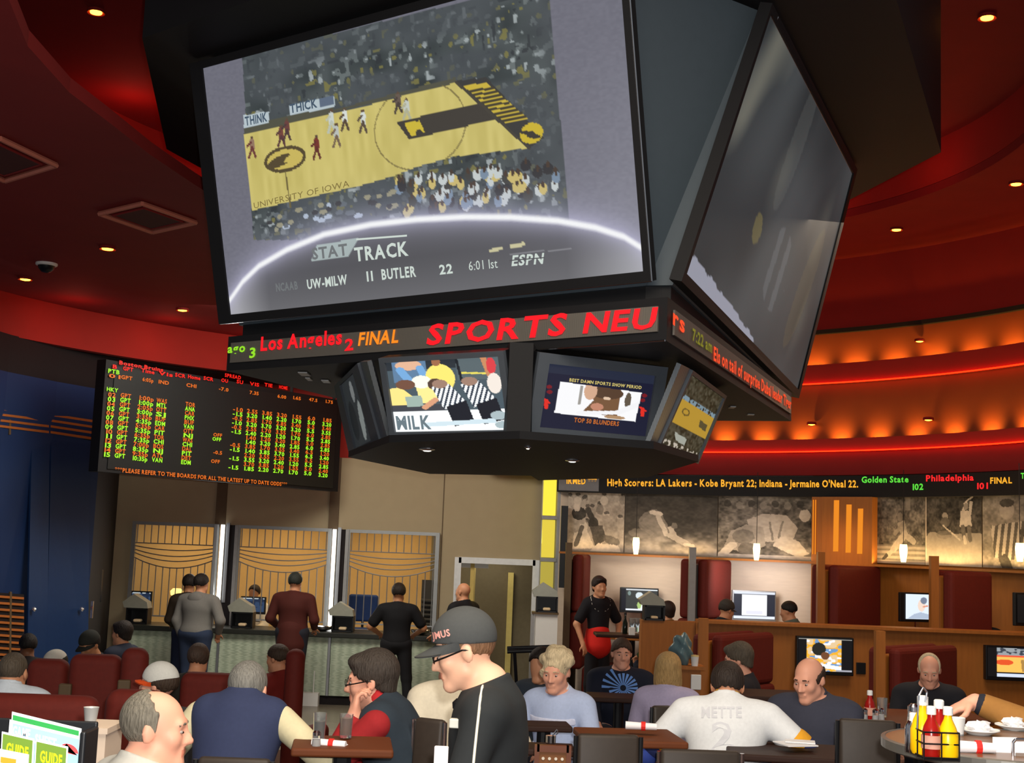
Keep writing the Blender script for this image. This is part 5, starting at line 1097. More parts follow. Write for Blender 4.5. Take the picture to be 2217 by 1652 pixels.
    if glasses:
        gm = mat('glasses_frame', glasses, .4); b = MB()
        for s in (-1, 1):
            pts = [hp((.034*s+.021*math.cos(a), .104, .003+.016*math.sin(a))) for a in np.linspace(0, 2*PI, 15)]; b.tube([mv(p) for p in pts], .0016, 5); b.tube([mv(hp((.058*s, .102, -.004))), mv(hp((.073*s, .06, .001))), mv(hp((.087*s, .0, .010))), mv(hp((.087*s, -.02, .004)))], .0032, 5)
        b.tube([mv(hp((-.013, .105, .006))), mv(hp((.013, .105, .006)))], .0016, 5); b.build('eyeglasses', gm, t, False, True)
    if cap: cap_on(t, hp, HM, hs, mv, cap, hrr)
    if extra: extra(t, dict(yaw=yaw, floor=floor, hp=hp, HM=HM, tr=tr, T=T, mv=mv, root=root, R=R, hipz=hipz, torso=torso, ua=ua, slv=slv, garment=garment, hs=hs, sdf=sdf_mesh, hc=hc, lg=lg, ncut=ncut))
    PEOPLE.append(t); return t
def cap_on(t, hp, HM, hs, mv, cap, h):
    """cap: dict(col, brim, brimcol, back) brim points along the head's forward direction, or backward"""
    col = fabric('cap_%d_%d_%d' % cap['col'], cap['col'], scale=90); sgn = -1 if cap.get('back') else 1
    loc = lambda P: ((P-hp((0, 0, 0)))@HM)/hs
    V, Fc = sdf_mesh([(('e', hp((0, -.012, .044)), np.array((.090, .112, .104))*hs, HM), .01)], h, .0, (), lambda P: -(loc(P)[..., 2]-cap.get('edge', .018)-.24*loc(P)[..., 1]))
    mesh_obj('cap', mv(V), Fc, col, t, None, True, True)
    c2 = fabric('cap_%d_%d_%d' % cap.get('brimcol', cap['col']), cap.get('brimcol', cap['col']), scale=90); L = cap.get('brim', .085)
    P, n, k = [], 17, 6
    for lay in (0, 1):
        for j in range(k):
            for i in range(n):
                a = PI*(i/(n-1)); ex = j/(k-1); x = .089*math.cos(a)*(1-.10*ex); y = .090*math.sin(a)*.9+.008+L*ex*math.sin(a)**.7 if 0 < i < n-1 else .010
                z = .026+cap.get('edge', .018)-.014-.10*(y)*.28-.34*ex*L*.6-1.6*x*x*(.5+ex)+(.004 if lay else 0); P.append(mv(hp((x, sgn*y-.004, z))))
    Fc = []
    for lay in (0, 1):
        for j in range(k-1):
            for i in range(n-1): q = [lay*n*k+j*n+i, lay*n*k+j*n+i+1, lay*n*k+(j+1)*n+i+1, lay*n*k+(j+1)*n+i]; Fc.append(q if lay else q[::-1])
    for i in range(n-1): a = (k-1)*n+i; Fc.append((a, a+1, n*k+a+1, n*k+a))
    mesh_obj('cap_brim', P, Fc, c2, t, None, True, True)

from mathutils.bvhtree import BVHTree
BVS = {}
def hug(t, part, pix, off=.004):
    """points on the surface of a person's part seen through the given pixels, in the person's own frame"""
    o = [c for c in t.children if c.name.split('.')[0] == part][0]; me = o.data
    loc, rot = XF[t.name]; c, s_ = math.cos(-rot), math.sin(-rot); Ri = np.array([[c, -s_, 0], [s_, c, 0], [0, 0, 1]])
    if me.name not in BVS: BVS[me.name] = BVHTree.FromPolygons([v.co[:] for v in me.vertices], [p.vertices[:] for p in me.polygons])
    bv = BVS[me.name]; out = []
    for x, y in pix:
        o_, d_ = Ri@(EYE-loc), Ri@unit(ray(x, y)); h = bv.ray_cast(Vector(o_), Vector(d_))
        if h[0] is not None: out.append(np.array(h[0])-d_*off)
    return out

def hugmap(t, part, x0, y0, x1, y1, off=.003):
    """writing on cloth: u, v across a pixel rectangle, dropped on the part's surface"""
    def f(u, v, o=0.):
        u, v = np.broadcast_arrays(np.asarray(u, float), np.asarray(v, float)); out = []; last = None
        for a, b in zip(u.ravel(), v.ravel()):
            h = hug(t, part, [(x0+(x1-x0)*a, y0+(y1-y0)*b)], off); last = h[0] if h else last; out.append(last)
        return np.array(out).reshape(u.shape+(3,))
    return f
# ------------------------------------------------------------------ the guests
F1, F2, F3, F4 = .66, .53, .44, .33
def waiter_extra(t, k):
    mv, hp, tr = k['mv'], k['hp'], k['tr']; wh = mat('white_piping', (226, 222, 206), .6)
    pts = hug(t, 'jacket', [(1052, 1472), (1044, 1488), (1040, 1510), (1037, 1540), (1033, 1575), (1029, 1612), (1025, 1652), (1022, 1690)]); b = MB(); b.tube(pts, .0045, 6); b.build('piping', wh, t, True, True)
    pts = hug(t, 'jacket', [(990, 1566), (996, 1570)]); 
    if pts: b = MB(); b.rbox(pts[0], (.03, .05, .03), .004); b.build('name_badge', mat('pale_badge', (200, 200, 190), .4), t, False, True)
    b = MB(); b.lathe(mv(tr((-.02, .10, .50))), [(.004, -.022), (.018, -.012), (.02, .008), (.006, .022)], 12); b.build('bow_tie', m_bezdk, t, True, True)
    T = Text(); f = lambda u, v, o=0.: np.stack([np.broadcast_to(-.0935+.0+0*np.asarray(u), np.asarray(u).shape), .095-.066*np.asarray(u)-0*np.asarray(v), .108-.026*np.asarray(v)], -1)
    def g(u, v, o=0.):
        u = np.asarray(u, float); v = np.asarray(v, float); y = .088-.062*u; z = .088-.022*v; x = -.0915*np.sqrt(np.maximum(0.02, 1-((y+.012)/.113)**2-((z-.044)/.105)**2))-.004
        return np.array([mv(hp((a, b_, c_))) for a, b_, c_ in zip(x.ravel(), y.ravel(), z.ravel())]).reshape(u.shape+(3,))
    T.put('JMUS', g, 0, 0, 1, 1); o = mesh_obj('lettering', T.mb.V, T.mb.Fc, mat('pale_red_lettering', (216, 150, 140), .6), t, None, False, True)
person('person in dark cap and black jacket with white piping, head bowed', (1008, 1330), 4.6, 84, F1-.12, sink=.005, fwd=.03, hs=1.02, hyaw=6, hpitch=17, lean=4, sit=False, skin='fair', hair=('buzz', (126, 92, 66)), top=('jacket', (34, 37, 39)), pants=(24, 24, 26), arms={1: ((.20, .28, .10), (.6, -.8, -.6)), -1: ((-.20, .30, .08), (-.8, -.8, -.6))}, res=.008, hr=.005, glasses=(24, 20, 20), cap=dict(col=(66, 68, 68), brim=.082, edge=.030), wide=1.02, extra=waiter_extra)
person('balding person in pale grey shirt looking over one shoulder, at the brochure rack', (345, 1496), 4.35, -48, F1, sink=.02, hyaw=-38, hpitch=2, lean=4, skin='pink', hair=('slick', (112, 106, 94)), top=('plain', (186, 184, 176), None), res=.0085, hr=.005, wide=1.06)
person('grey-haired person in navy vest seen from behind at the small table', (541, 1434), 6.0, -8, F2, hpitch=6, lean=24, sink=.075, skin='pink', hair=('receding', (120, 118, 112)), top=('vest', (46, 54, 84), (206, 196, 160)), res=.010, hr=.006, wide=1.0, arms={1: ((.27, .30, .16), (1, -.3, -.6)), -1: ((-.2, .32, .15), (-.6, -.3, -.8))})
def sweater_extra(t, k):
    a, b_ = [np.array(v) for v in k['slv'][0][0][1:3]]; d_ = b_-a; k['garment']('wristwatch', [(('c', a+d_*1.06, a+d_*1.11, .034, .034), .01)], .0, mat('black_watch', (26, 24, 24), .3))
    k['garment']('collar', [(('c', k['tr']((0, -.02, .52)), k['tr']((0, -.0, .60)), .078, .07), .02)], .006, fabric('red_collar', (176, 36, 40)), cut=lambda P: np.maximum((P-k['tr']((0, 0, .585)))@unit(k['T']@np.array([0, .5, 1.]))-.02, -(np.hypot(P[..., 0], P[..., 1]-k['tr']((0, 0, .56))[1])-.058)))
person('person in red and navy sweater and glasses resting chin on hand', (806, 1414), 6.35, 82, F2, hs=1.08, hyaw=6, hpitch=6, lean=24, sink=.03, skin='pink', hair=('full', (58, 50, 44)), top=('vest', (40, 50, 60), (150, 32, 36)), res=.0085, hr=.006, glasses=(150, 140, 120), wide=1.12, extra=sweater_extra, arms={-1: (('px', 766, 1550, 6.2), (-.5, -.1, -1), ((.1, -.1, 1), (.3, -1, 0))), 1: ((.10, .55, .18), (.9, .1, -.6), ((-.3, .9, -.1), (0, 0, -1)))}, curl=1.3)
person('person in cream shirt hidden behind the capped waiter', (985, 1404), 7.4, 30, F2, hpitch=16, lean=22, sink=.05, skin='pink', hair=('short', (90, 70, 50)), top=('plain', (216, 206, 184)), res=.013, wide=1.3)
def sweater_stripes(t, k):
    k['garment']('sweater_band', k['torso'], .017, fabric('pale_lilac', (206, 210, 232)), cut=lambda P: np.minimum(np.abs((P@k['T'])[..., 2]-.40)-.022, np.abs((P@k['T'])[..., 2]-.22)-.03))
person('white-haired older person in pale blue sweater eating at the far table', (1205, 1412), 8.4, 150, F3, hyaw=8, hpitch=12, lean=8, skin='pink', hair=('curly', (206, 186, 150)), top=('plain', (176, 190, 222), (214, 216, 226)), res=.010, hr=.008, wide=1.02, arms={1: ((.13, .36, .27), (.8, -.2, -1)), -1: ((-.12, .33, .22), (-.9, -.2, -.8))}, extra=sweater_stripes)
person('dark-haired person half hidden behind the white-haired one', (1172, 1404), 9.9, 150, F3, hpitch=8, skin='tan', hair=('short', (34, 26, 22)), top=('plain', (48, 56, 66)), res=.014, face=False)
def starburst(t, k):
    b = MB(); c = np.array([-.03, .139, .42]); 
    for i in range(20):
        a = 2*PI*i/20; L = .12 if i not in (0, 1, 2, 3) else .18; w_ = .011; u = np.array([math.cos(a), 0, math.sin(a)]); n = np.array([-math.sin(a), 0, math.cos(a)])
        q = [c+u*.025-n*.003, c+u*L-n*w_, c+u*L+n*w_, c+u*.025+n*.003]; q = [np.array([p[0], .012+.142*math.sqrt(max(.05, 1-(p[0]/.225)**2)), p[2]]) for p in q]; q = [k['mv'](k['tr'](p)) for p in q]; o_ = k['T']@np.array([0, .008, 0]); b.add(q+[p+o_ for p in q], [(0, 1, 2, 3), (7, 6, 5, 4), (0, 4, 5, 1), (1, 5, 6, 2), (2, 6, 7, 3), (3, 7, 4, 0)])
    b.build('starburst_print', mat('light_blue_print', (112, 156, 226), .7), t, False, True)
person('person in dark navy shirt with a light blue starburst print', (1347, 1384), 11.3, 172, F4, hpitch=4, hyaw=10, skin='pink', hair=('short', (70, 52, 40)), top=('plain', (24, 28, 44)), res=.0115, hr=.008, wide=1.18, arms={1: ((.16, .38, .14), None), -1: ((-.22, .34, .14), None)}, extra=starburst)
person('person with shoulder-length blonde hair in lilac top seen from behind', (1448, 1416), 10.1, -14, F4, lean=3, skin='fair', hair=('long', (176, 142, 92)), top=('plain', (176, 166, 196)), res=.012, hr=.009, face=False, arms={1: ((.2, .3, .16), None), -1: ((-.2, .32, .16), None)})
def jersey(t, k):
    g = k['garment']; T_ = k['T']
    trimc = fabric('gold_trim', (226, 160, 40)); g('hem_stripe', k['torso'], .022, trimc, cut=lambda P: np.abs((P@T_)[..., 2]-.055)-.012)
    for i, s in enumerate(k['slv']):
        a, b_ = np.array(s[0][1]), np.array(s[0][2]); pr = lambda f0, f1, r: [(('c', a+(b_-a)*f0, a+(b_-a)*f1, r, r), .01)]
        g('cuff_stripe', pr(.9, 1.0, .066), .016, trimc); g('cuff_stripe', pr(1.02, 1.1, .064), .016, fabric('navy_trim', (40, 48, 96))); g('undershirt_sleeve', pr(1.1, 1.5, .05), .01, fabric('royal_blue', (50, 70, 150)))
    m = mat('faint_lettering', (208, 209, 214), .8)
    for w_, bx in (('METTE', (1517, 1530, 1606, 1553)), ('2', (1540, 1564, 1588, 1622))):
        T = Text(); T.put(w_, hugmap(t, 'shirt', *bx), 0, 0, 1, 1); mesh_obj('lettering', T.mb.V, T.mb.Fc, m, t, None, False, True)
person('broad person in white jersey with gold and navy cuffs seen from behind', (1576, 1436), 7.2, -12, F2, sink=.05, hpitch=10, lean=18, skin='tan', hair=('short', (44, 34, 28)), top=('plain', (222, 224, 226), (196, 150, 60)), res=.010, hr=.006, wide=1.18, short_sleeve=True, arms={1: ((.34, .34, .14), (1, -.3, -.5)), -1: ((-.26, .30, .10), (-1, -.3, -.6))}, extra=jersey)
person('balding person in dark grey shirt looking down at a paper', (1752, 1425), 7.7, 150, F2, hyaw=-14, hpitch=16, lean=4, sink=.02, skin='pink', hair=('fringe', (58, 42, 34)), top=('plain', (56, 58, 72), (56, 58, 72)), res=.0095, hr=.006, wide=1.16, arms={1: ((.22, .36, .16), None), -1: ((-.04, .36, .22), (-1, .2, -.6))})
person('person in black sweater with grey-flecked hair turned sideways', (1598, 1395), 10.2, 75, F4, hpitch=10, skin='pink', hair=('full', (84, 74, 62)), top=('plain', (24, 24, 32)), res=.012, hr=.008, wide=1.05)
person('older white-haired person in dark jacket in the big red booth', (2012, 1417), 10.3, 165, F4, hpitch=20, lean=10, skin='pink', hair=('receding', (196, 180, 150)), top=('jacket', (30, 30, 36)), res=.0115, hr=.008, wide=1.12, arms={1: ((.24, .42, .10), None), -1: ((-.1, .42, .12), None)})
# arm reaching in from the right edge
def tan_cuff(t, k):
    for q in k['slv']:
        a, b_ = np.array(q[0][1]), np.array(q[0][2]); k['garment']('cuff', [(('c', a+(b_-a)*.93, a+(b_-a)*1.02, .034, .032), .01)], .012, fabric('dark_cuff', (34, 36, 46)))
person('person in tan jacket reaching a hand over the condiments, mostly outside the photo', (2345, 1372), 5.3, 84, F2, lean=10, sink=.02, skin='pink', hair=('short', (90, 76, 60)), top=('jacket', (150, 104, 50)), res=.0075, hr=.010, wide=1.15, arms={-1: (('px', 2112, 1520, 5.15), (-.5, -.2, -.9), ((-.06, 1, -.38), (.1, -.35, -1))), 1: (('px', 2250, 1582, 4.95), (.6, 0, -.6), ((-.2, 1, -.1), (0, 0, -1)))}, curl=.45, extra=tan_cuff)
# standing at the counter
STD = dict(sit=False, face=False, hs=1.12, res=.016, hr=.012)
person('person in dark brown coat at the first teller window, half hidden', (411, 1244), 18.75, 10, 0, **STD, skin='olive', hair=('short', (26, 20, 18)), top=('jacket', (46, 36, 26)), pants=(30, 40, 66))
person('person in grey hooded sweatshirt leaning at the first window', (438, 1243), 18.2, -20, 0, **STD, skin='tan', hair=('short', (28, 22, 20)), top=('plain', (112, 110, 106)), pants=(40, 52, 76), wide=1.32, lean=5, arms={1: ((.27, .14, .05), (1, -.8, -.2)), -1: ((-.22, .02, -.04), (-1, -.6, 0))}, extra=lambda t, k: k['garment']('hood', [(('e', k['tr']((0, -.10, .50)), (.12, .06, .09), k['T']), .02)], .0, fabric('112_110_106', (112, 110, 106))))
person('person in long dark maroon coat at the middle teller window', (641, 1240), 18.5, -8, 0, **STD, skin='tan', hair=('short', (40, 44, 40)), top=('jacket', (70, 26, 20)), pants=(34, 36, 46), wide=1.25, arms={1: ((.26, .18, .08), None), -1: ((-.26, .18, .08), None)}, extra=lambda t, k: k['garment']('coat_skirt', [(('c', k['tr']((0, 0, .05)), k['tr']((0, 0, -.12)), .18, .19), .03)], .02, fabric('70_26_20', (70, 26, 20))))
person('person in black t-shirt and trousers at the window beside the doorway', (864, 1263), 18.3, 4, 0, **STD, skin='olive', hair=('short', (34, 26, 22)), top=('plain', (16, 16, 20)), pants=(22, 22, 26), wide=1.12, short_sleeve=True, arms={1: ((.22, .2, .12), (1, -.5, -.3)), -1: ((-.22, .2, .12), (-1, -.5, -.3))}, legpose={1: (.10, 0), -1: (-.06, 0)}, shoes=(20, 20, 22))
person('bald person in black jacket standing before the doorway', (1003, 1262), 17.6, 52, 0, sit=False, face=True, res=.014, hr=.012, skin='tan', hair=('none', (60, 50, 40)), top=('jacket', (18, 18, 22)), pants=(24, 24, 28), wide=1.15)
def skirt(t, k):
    k['garment']('red_skirt', [(('c', k['tr']((0, 0, .12)), k['tr']((0, 0, -.02)), .15, .175), .03)], .0, fabric('bright_red', (206, 34, 26)))
    k['garment']('collar_trim', k['torso'], .02, fabric('white_trim', (220, 216, 206)), cut=lambda P: np.maximum(np.abs(np.hypot(P[..., 0], (P@k['T'])[..., 2]-.52)-.13)-.006, -(P@k['T'])[..., 1]))
person('waitress in black top and red skirt standing by the first booth', (1299, 1250), 16.6, 200, .12, sit=False, face=True, res=.013, hr=.010, skin='tan', hair=('full', (40, 28, 24)), top=('plain', (20, 18, 24)), pants=(22, 20, 24), wide=.80, short_sleeve=True, arms={1: ((.24, .10, .0), (1, -.5, -.2)), -1: ((-.22, .12, .06), (-1, -.8, -.2))}, extra=skirt)
# seated in the upper booths
person('person in cap seated before the silver monitor', (1574, 1301), 17.2, -62, zu+.05, face=True, res=.014, hr=.012, skin='tan', hair=('short', (50, 44, 40)), top=('plain', (30, 34, 40)), cap=dict(col=(64, 62, 58), brim=.06), hpitch=12)
person('dark-haired person in grey seated facing the silver monitor', (1707, 1303), 17.2, 60, zu+.05, face=True, res=.014, hr=.012, skin='tan', hair=('short', (26, 22, 20)), top=('plain', (96, 110, 104)), hpitch=10)
person('person seen dimly in the dark booth at the photo edge', (2123, 1314), 15.5, 150, zu+.05, face=True, res=.015, hr=.013, skin='olive', hair=('short', (20, 18, 18)), top=('plain', (20, 20, 24)), hpitch=14)
person('person with dark hair below the slip dispenser in the first booth', (1444, 1304), 16.9, 30, zu+.05, face=False, res=.015, hr=.013, skin='tan', hair=('full', (44, 30, 24)), top=('plain', (40, 80, 50)))
# teller behind the middle window
person('cashier in white shirt behind the middle grille', (551, 1267), 20.9, 160, .15, face=False, res=.017, hr=.014, skin='olive', hair=('short', (40, 30, 24)), top=('plain', (226, 214, 190)), sit=False, legs=True)
# seated on the left
person('short-haired person in white shirt seen from behind in the red seats', (33, 1413), 8.2, -2, F3, sink=.05, face=True, res=.011, hr=.007, skin='tan', hair=('buzz', (80, 70, 58)), top=('plain', (196, 206, 216), (196, 206, 216)), wide=1.12)
person('dark-haired person in dark shirt seated in profile before the counter', (265, 1347), 14.2, 66, .0, face=True, res=.013, hr=.010, skin='tan', hair=('full', (34, 26, 22)), top=('plain', (34, 40, 56)))
person('person in wide dark hat bent low beside the blue wall', (196, 1369), 13.0, 150, F4, face=True, res=.013, hr=.011, hpitch=24, skin='olive', hair=('short', (20, 18, 18)), top=('plain', (26, 28, 34)), cap=dict(col=(34, 36, 32), brim=.08))
person('person in white cap low behind the red seats near the blue wall', (121, 1412), 12.4, 120, F4, face=True, res=.014, hr=.011, hpitch=16, skin='olive', hair=('short', (30, 26, 22)), top=('plain', (24, 26, 32)), cap=dict(col=(190, 186, 176), brim=.06))
person('dim figure in black at the lower slatted grille', (62, 1373), 13.6, 30, .0, face=False, res=.016, hr=.013, skin='brown', hair=('short', (24, 18, 16)), top=('plain', (28, 20, 22)))
person('person in backward white cap with orange brim behind the balding one', (345, 1440), 8.0, 20, F3, hyaw=60, hroll=0, hpitch=-4, face=True, res=.011, hr=.007, skin='pink', hair=('short', (60, 46, 36)), top=('plain', (60, 60, 62)), cap=dict(col=(206, 206, 200), brim=.06, brimcol=(226, 84, 30)), wide=1.05)
person('crew-cut person in dark pullover seen from behind before the counter', (432, 1394), 10.6, -5, F4, hpitch=8, face=False, res=.013, hr=.009, skin='tan', hair=('receding', (70, 54, 44)), top=('plain', (44, 40, 34)))
person('person in red jacket seated in profile before the counter glass', (602, 1397), 12.2, 62, F4, hpitch=6, face=True, res=.013, hr=.010, skin='tan', hair=('short', (58, 44, 32)), top=('jacket', (110, 28, 22)))
# ------------------------------------------------------------------ seats, tables and what stands on them
def red_seat(x0, x1, ytop, d, floor, label, rot=0., post=None, h=.0):
    A, B = at(x0, ytop, d), at(x1, ytop, d); w_ = B[0]-A[0]; c = (A+B)/2; zt = c[2]
    t = thing('club_bench', label, 'bench', (c[0], d, floor), rot, 'red booth seats')
    b = MB(); b.rbox((0, .08, (zt-floor)/2+.05), (w_, .17, zt-floor-.1), .075, 5); b.build('backrest', m_bench, t, True, local=True)
    b = MB(); b.rbox((0, .42, .32), (w_, .6, .22), .06, 4); b.build('seat', m_bench, t, True, local=True)
    b = MB(); b.box((0, .4, .105), (w_-.06, .5, .21)); b.build('base', m_dark, t, local=True)
    if post: b = MB(); b.rbox((post*w_/2, -.02, (zt-floor)*.42), (.09, .05, (zt-floor)*.8), .012); b.build('wood_post', m_trim, t, local=True)
    return t
red_seat(-90, 208, 1506, 7.0, F2, 'long red booth seat across which the white-shirted person sits', .04)
red_seat(222, 352, 1496, 7.3, F2, 'red booth seat directly behind the balding head', -.03)
red_seat(58, 146, 1428, 9.9, F4, 'small red booth seat below the person in white cap', .1)
red_seat(150, 262, 1418, 9.8, F4, 'red booth seat under the wide dark hat', .1, -1)
red_seat(264, 322, 1404, 9.7, F4, 'narrow red booth seat end beside the counter glass', .2, -.6)
red_seat(386, 512, 1458, 9.7, F4, 'red booth seat holding the crew-cut person', -.05)
red_seat(612, 652, 1406, 11.4, F4, 'red booth seat end before the middle counter panel', -.3)
def table(px, py, d, w_, dp, floor, label, rot=0., m=None, round_=False, group='dining tables', th=.035):
    P = at(px, py, d); t = thing('dining_table', label, 'table', (P[0], P[1], floor), rot, group); m = m or m_tabw; z = P[2]-floor
    b = MB()
    if round_: b.lathe((0, 0, z-th), [(w_*.98, 0), (w_, .008), (w_, th-.008), (w_*.99, th)], 48)
    else: b.rbox((0, 0, z-th/2), (w_, dp, th), .01)
    b.build('tabletop', m, t, local=True)
    b = MB(); b.cyl((0, 0, .02), (0, 0, z-th), .04); b.build('pedestal', m_bezdk, t, local=True)
    b = MB(); b.lathe((0, 0, 0), [(.3, 0), (.3, .012), (.05, .03)], 24); b.build('foot', m_bezdk, t, local=True); return t, P
m_tabw = mat('red_brown_tabletop', (98, 52, 28), .6, spec=.15, var=.18, scale=8, stretch=(1, 6, 1))
m_tabd = mat('dark_tabletop', (50, 32, 26), .6, spec=.15)
m_nap = mat('white_napkin', (232, 230, 232), .8, var=.03); m_band = mat('red_paper_band', (214, 40, 34), .6)
def napkin(px, py, d, L, rot, label):
    P = at(px, py, d); t = thing('napkin_roll', label, 'napkin', P, rot, 'banded napkin rolls')
    b = MB(); b.cyl((-L/2, 0, .018), (L/2, .0, .018), .020, .016, 10); b.rbox((0, .02, .01), (L*.98, .05, .014), .006); b.build('napkin', m_nap, t, True, local=True)
    b = MB(); b.cyl((L*.0, 0, .018), (L*.14, 0, .018), .0225, n=12); b.box((L*.07, .02, .0105), (L*.14, .052, .017)); b.build('paper_band', m_band, t, local=True); return t
def chair(x0, x1, ytop, d, floor, label, rot=0., chrome=False, m=None, back_h=.42, seat_dir=1):
    A, B = at(x0, ytop, d), at(x1, ytop, d); w_ = B[0]-A[0]; c = (A+B)/2; z = c[2]-floor
    t = thing('dining_chair', label, 'chair', (c[0], d, floor), rot, 'dark vinyl dining chairs'); m = m or m_dkfab; sz = max(.42, z-back_h-.06)
    b = MB(); b.rbox((0, 0, z-back_h/2), (w_, .05, back_h), .02, 3, M=np.array(Matrix.Rotation(-.08*seat_dir, 3, 'X'))); b.build('backrest', m, t, True, local=True)
    b = MB(); b.rbox((0, .24*seat_dir, sz), (w_, .46, .07), .025, 3); b.build('seat', m, t, True, local=True)
    fr = m_chrome if chrome else m_bezdk
    for sx in (-1, 1):
        for y in (.03, .43): b = MB(); b.cyl((sx*(w_/2-.025), y*seat_dir, 0), (sx*(w_/2-.03), y*seat_dir*.96, sz-.03), .014, n=8); b.build('leg', fr, t, local=True)
        b = MB(); b.cyl((sx*(w_/2+.008), .01*seat_dir, sz-.04), (sx*(w_/2+.008), -.0, z-.01), .011, n=8); b.build('back_post', fr, t, local=True)
    return t
m_gl = mat('clear_glass', (240, 244, 244), kind='glass'); m_amber = mat('amber_drink', (120, 62, 20), .15); m_cola = mat('dark_drink', (44, 24, 18), .15)
def glass(px, py, d, h, r, label, liquid=None, fill=.6, straw=False):
    P = at(px, py, d); t = thing('drinking_glass', label, 'glass', P, 0, 'glasses on the tables')
    b = MB(); b.lathe((0, 0, 0), [(r*.8, 0), (r*.85, .004), (r, h), (r*.94, h), (r*.78, .012), (.001, .01)], 20); b.build('tumbler', m_gl, t, True, local=True)
    if liquid: b = MB(); b.lathe((0, 0, .013), [(r*.74, 0), (r*(.76+.14*fill), h*fill), (.001, h*fill)], 20); b.build('drink', liquid, t, True, local=True)
    return t
def bottle(P, kind, label, s=1., parent=None):
    body = {'ketchup': mat('ketchup_red', (150, 20, 14), .25), 'mustard': mat('mustard_yellow', (246, 190, 10), .3), 'steel': m_chrome, 'dark': mat('dark_bottle_glass', (20, 26, 18), .1)}[kind]
    t = thing(kind+'_bottle' if kind in ('ketchup', 'mustard') else 'bottle', label, 'bottle', P, 0, None)
    pf = {'ketchup': [(.028, 0), (.031, .01), (.031, .085), (.026, .105), (.014, .13), (.013, .145)], 'mustard': [(.031, 0), (.036, .012), (.036, .07), (.027, .10), (.014, .128), (.012, .142)], 'steel': [(.03, 0), (.032, .01), (.032, .09), (.022, .11)], 'dark': [(.03, 0), (.032, .01), (.032, .13), (.014, .18), (.012, .23)]}[kind]
    pf = [(r*s, z*s) for r, z in pf]; b = MB(); b.lathe((0, 0, 0), pf, 18); b.build('body', body, t, True, local=True); zt = pf[-1][1]
    b = MB(); b.lathe((0, 0, zt), [(.0165*s, 0), (.0165*s, .024*s), (.013*s, .028*s)], 14); b.build('cap', m_white if kind != 'dark' else m_bezdk, t, True, local=True)
    if kind in ('ketchup', 'mustard'): b = MB(); b.lathe((0, 0, .03*s), [(.0345*s, 0), (.0345*s, .045*s)], 18); b.build('label_band', mat('cream_bottle_label', (232, 206, 140), .6) if kind == 'mustard' else mat('pale_bottle_label', (206, 150, 130), .6), t, True, local=True)
    return t
def shaker(P, label, s=1.):
    t = thing('salt_shaker', label, 'shaker', P); b = MB(); b.lathe((0, 0, 0), [(.018*s, 0), (.02*s, .005), (.016*s, .06*s)], 12); b.build('jar', m_gl, t, True, local=True); b = MB(); b.lathe((0, 0, .004), [(.015*s, 0), (.0135*s, .04*s)], 12); b.build('salt', m_nap, t, True, local=True); b = MB(); b.lathe((0, 0, .06*s), [(.017*s, 0), (.017*s, .012*s), (.008*s, .02*s)], 12); b.build('lid', m_chrome, t, True, local=True)
# table of the vest and sweater pair
table(742, 1607, 5.75, .42, .38, F2, 'small red-brown table between the navy vest and the red sweater', .12)
napkin(712, 1620, 5.66, .145, -.18, 'napkin roll with red band on the table of the red sweater')
glass(748, 1597, 5.84, .10, .030, 'glass of amber drink before the red sweater sleeve', m_amber, .7)
glass(690, 1606, 5.72, .12, .028, 'tall glass of dark drink by the cream sleeve', m_cola, .6)
shaker(at(684, 1624, 5.62), 'small glass shaker at the table edge by the cream sleeve')
chair(428, 586, 1641, 5.25, F2, 'dark chair whose top edge shows behind the navy vest')
chair(893, 966, 1556, 6.15, F2, 'dark chair back between the red sweater and the capped waiter', -.5, True)
P = at(955, 1640, 4.3); b = MB(); b.rbox(P, (.045, .02, .07), .004); o = b.build('order_pad', m_nap); tag(o, 'white order pad held at the waiter chest', 'note pad')
# brochure rack with its cards
dR = 3.1
def card(name, q, m, label, extra=None, grp='brochures in the rack'):
    t = thing(name, label, 'brochure', sum(q)/4, 0, grp); b = MB(); b.slab(q, .003); b.build('sheet', m, t)
    if extra: extra(t, quad_uv(q)[0]); 
    return t
Q = lambda pts, d: [at(x, y, d) for x, y in pts]
m_cw = mat('white_card', (236, 240, 244), .5, var=.02); m_cg = mat('green_card_print', (44, 150, 70), .5); m_co = mat('olive_green_card_print', (104, 136, 44), .5); m_cb = mat('pale_blue_card_print', (150, 206, 236), .5); m_cy = mat('yellow_card_lettering', (250, 226, 20), .5); m_cr = mat('red_card_print', (224, 70, 70), .5); m_wl = mat('white_card_lettering', (250, 250, 252), .5)
def strip(t, f, u0, v0, u1, v1, m, nm, o=.002): b = MB(); b.slab([f(u0, v0, o), f(u1, v0, o), f(u1, v1, o), f(u0, v1, o)], .0015); b.build(nm, m, t)
card('brochure', Q([(26, 1541), (176, 1578), (170, 1690), (18, 1660)], dR+.03), m_cw, 'tallest brochure with a green stripe at the back of the rack', lambda t, f: strip(t, f, .02, .05, .97, .16, m_cg, 'stripe_print'))
def c2(t, f):
    strip(t, f, .05, .06, .96, .9, m_cb, 'blue_print', .001)
    T = Text(); T.put('GAME', f, .06, .1, .30, .3, off=.004); T.build(m_wl, t); T = Text(); T.put('SHEET', f, .37, .16, .66, .36, off=.004); T.build(m_wl, t)
    b = MB(); b.add([f(.83+.13*math.cos(a), .36-.16*max(0, math.sin(a)), .003) for a in np.linspace(0, PI, 13)]+[f(.70, .40, .003), f(.95, .40, .003)][::-1], [tuple(range(15))]); b.build('cap_print', m_cr, t)
card('brochure', Q([(21, 1558), (178, 1596), (174, 1700), (12, 1660)], dR), m_cw, 'blue and white brochure with a red cap and wide white words', c2)
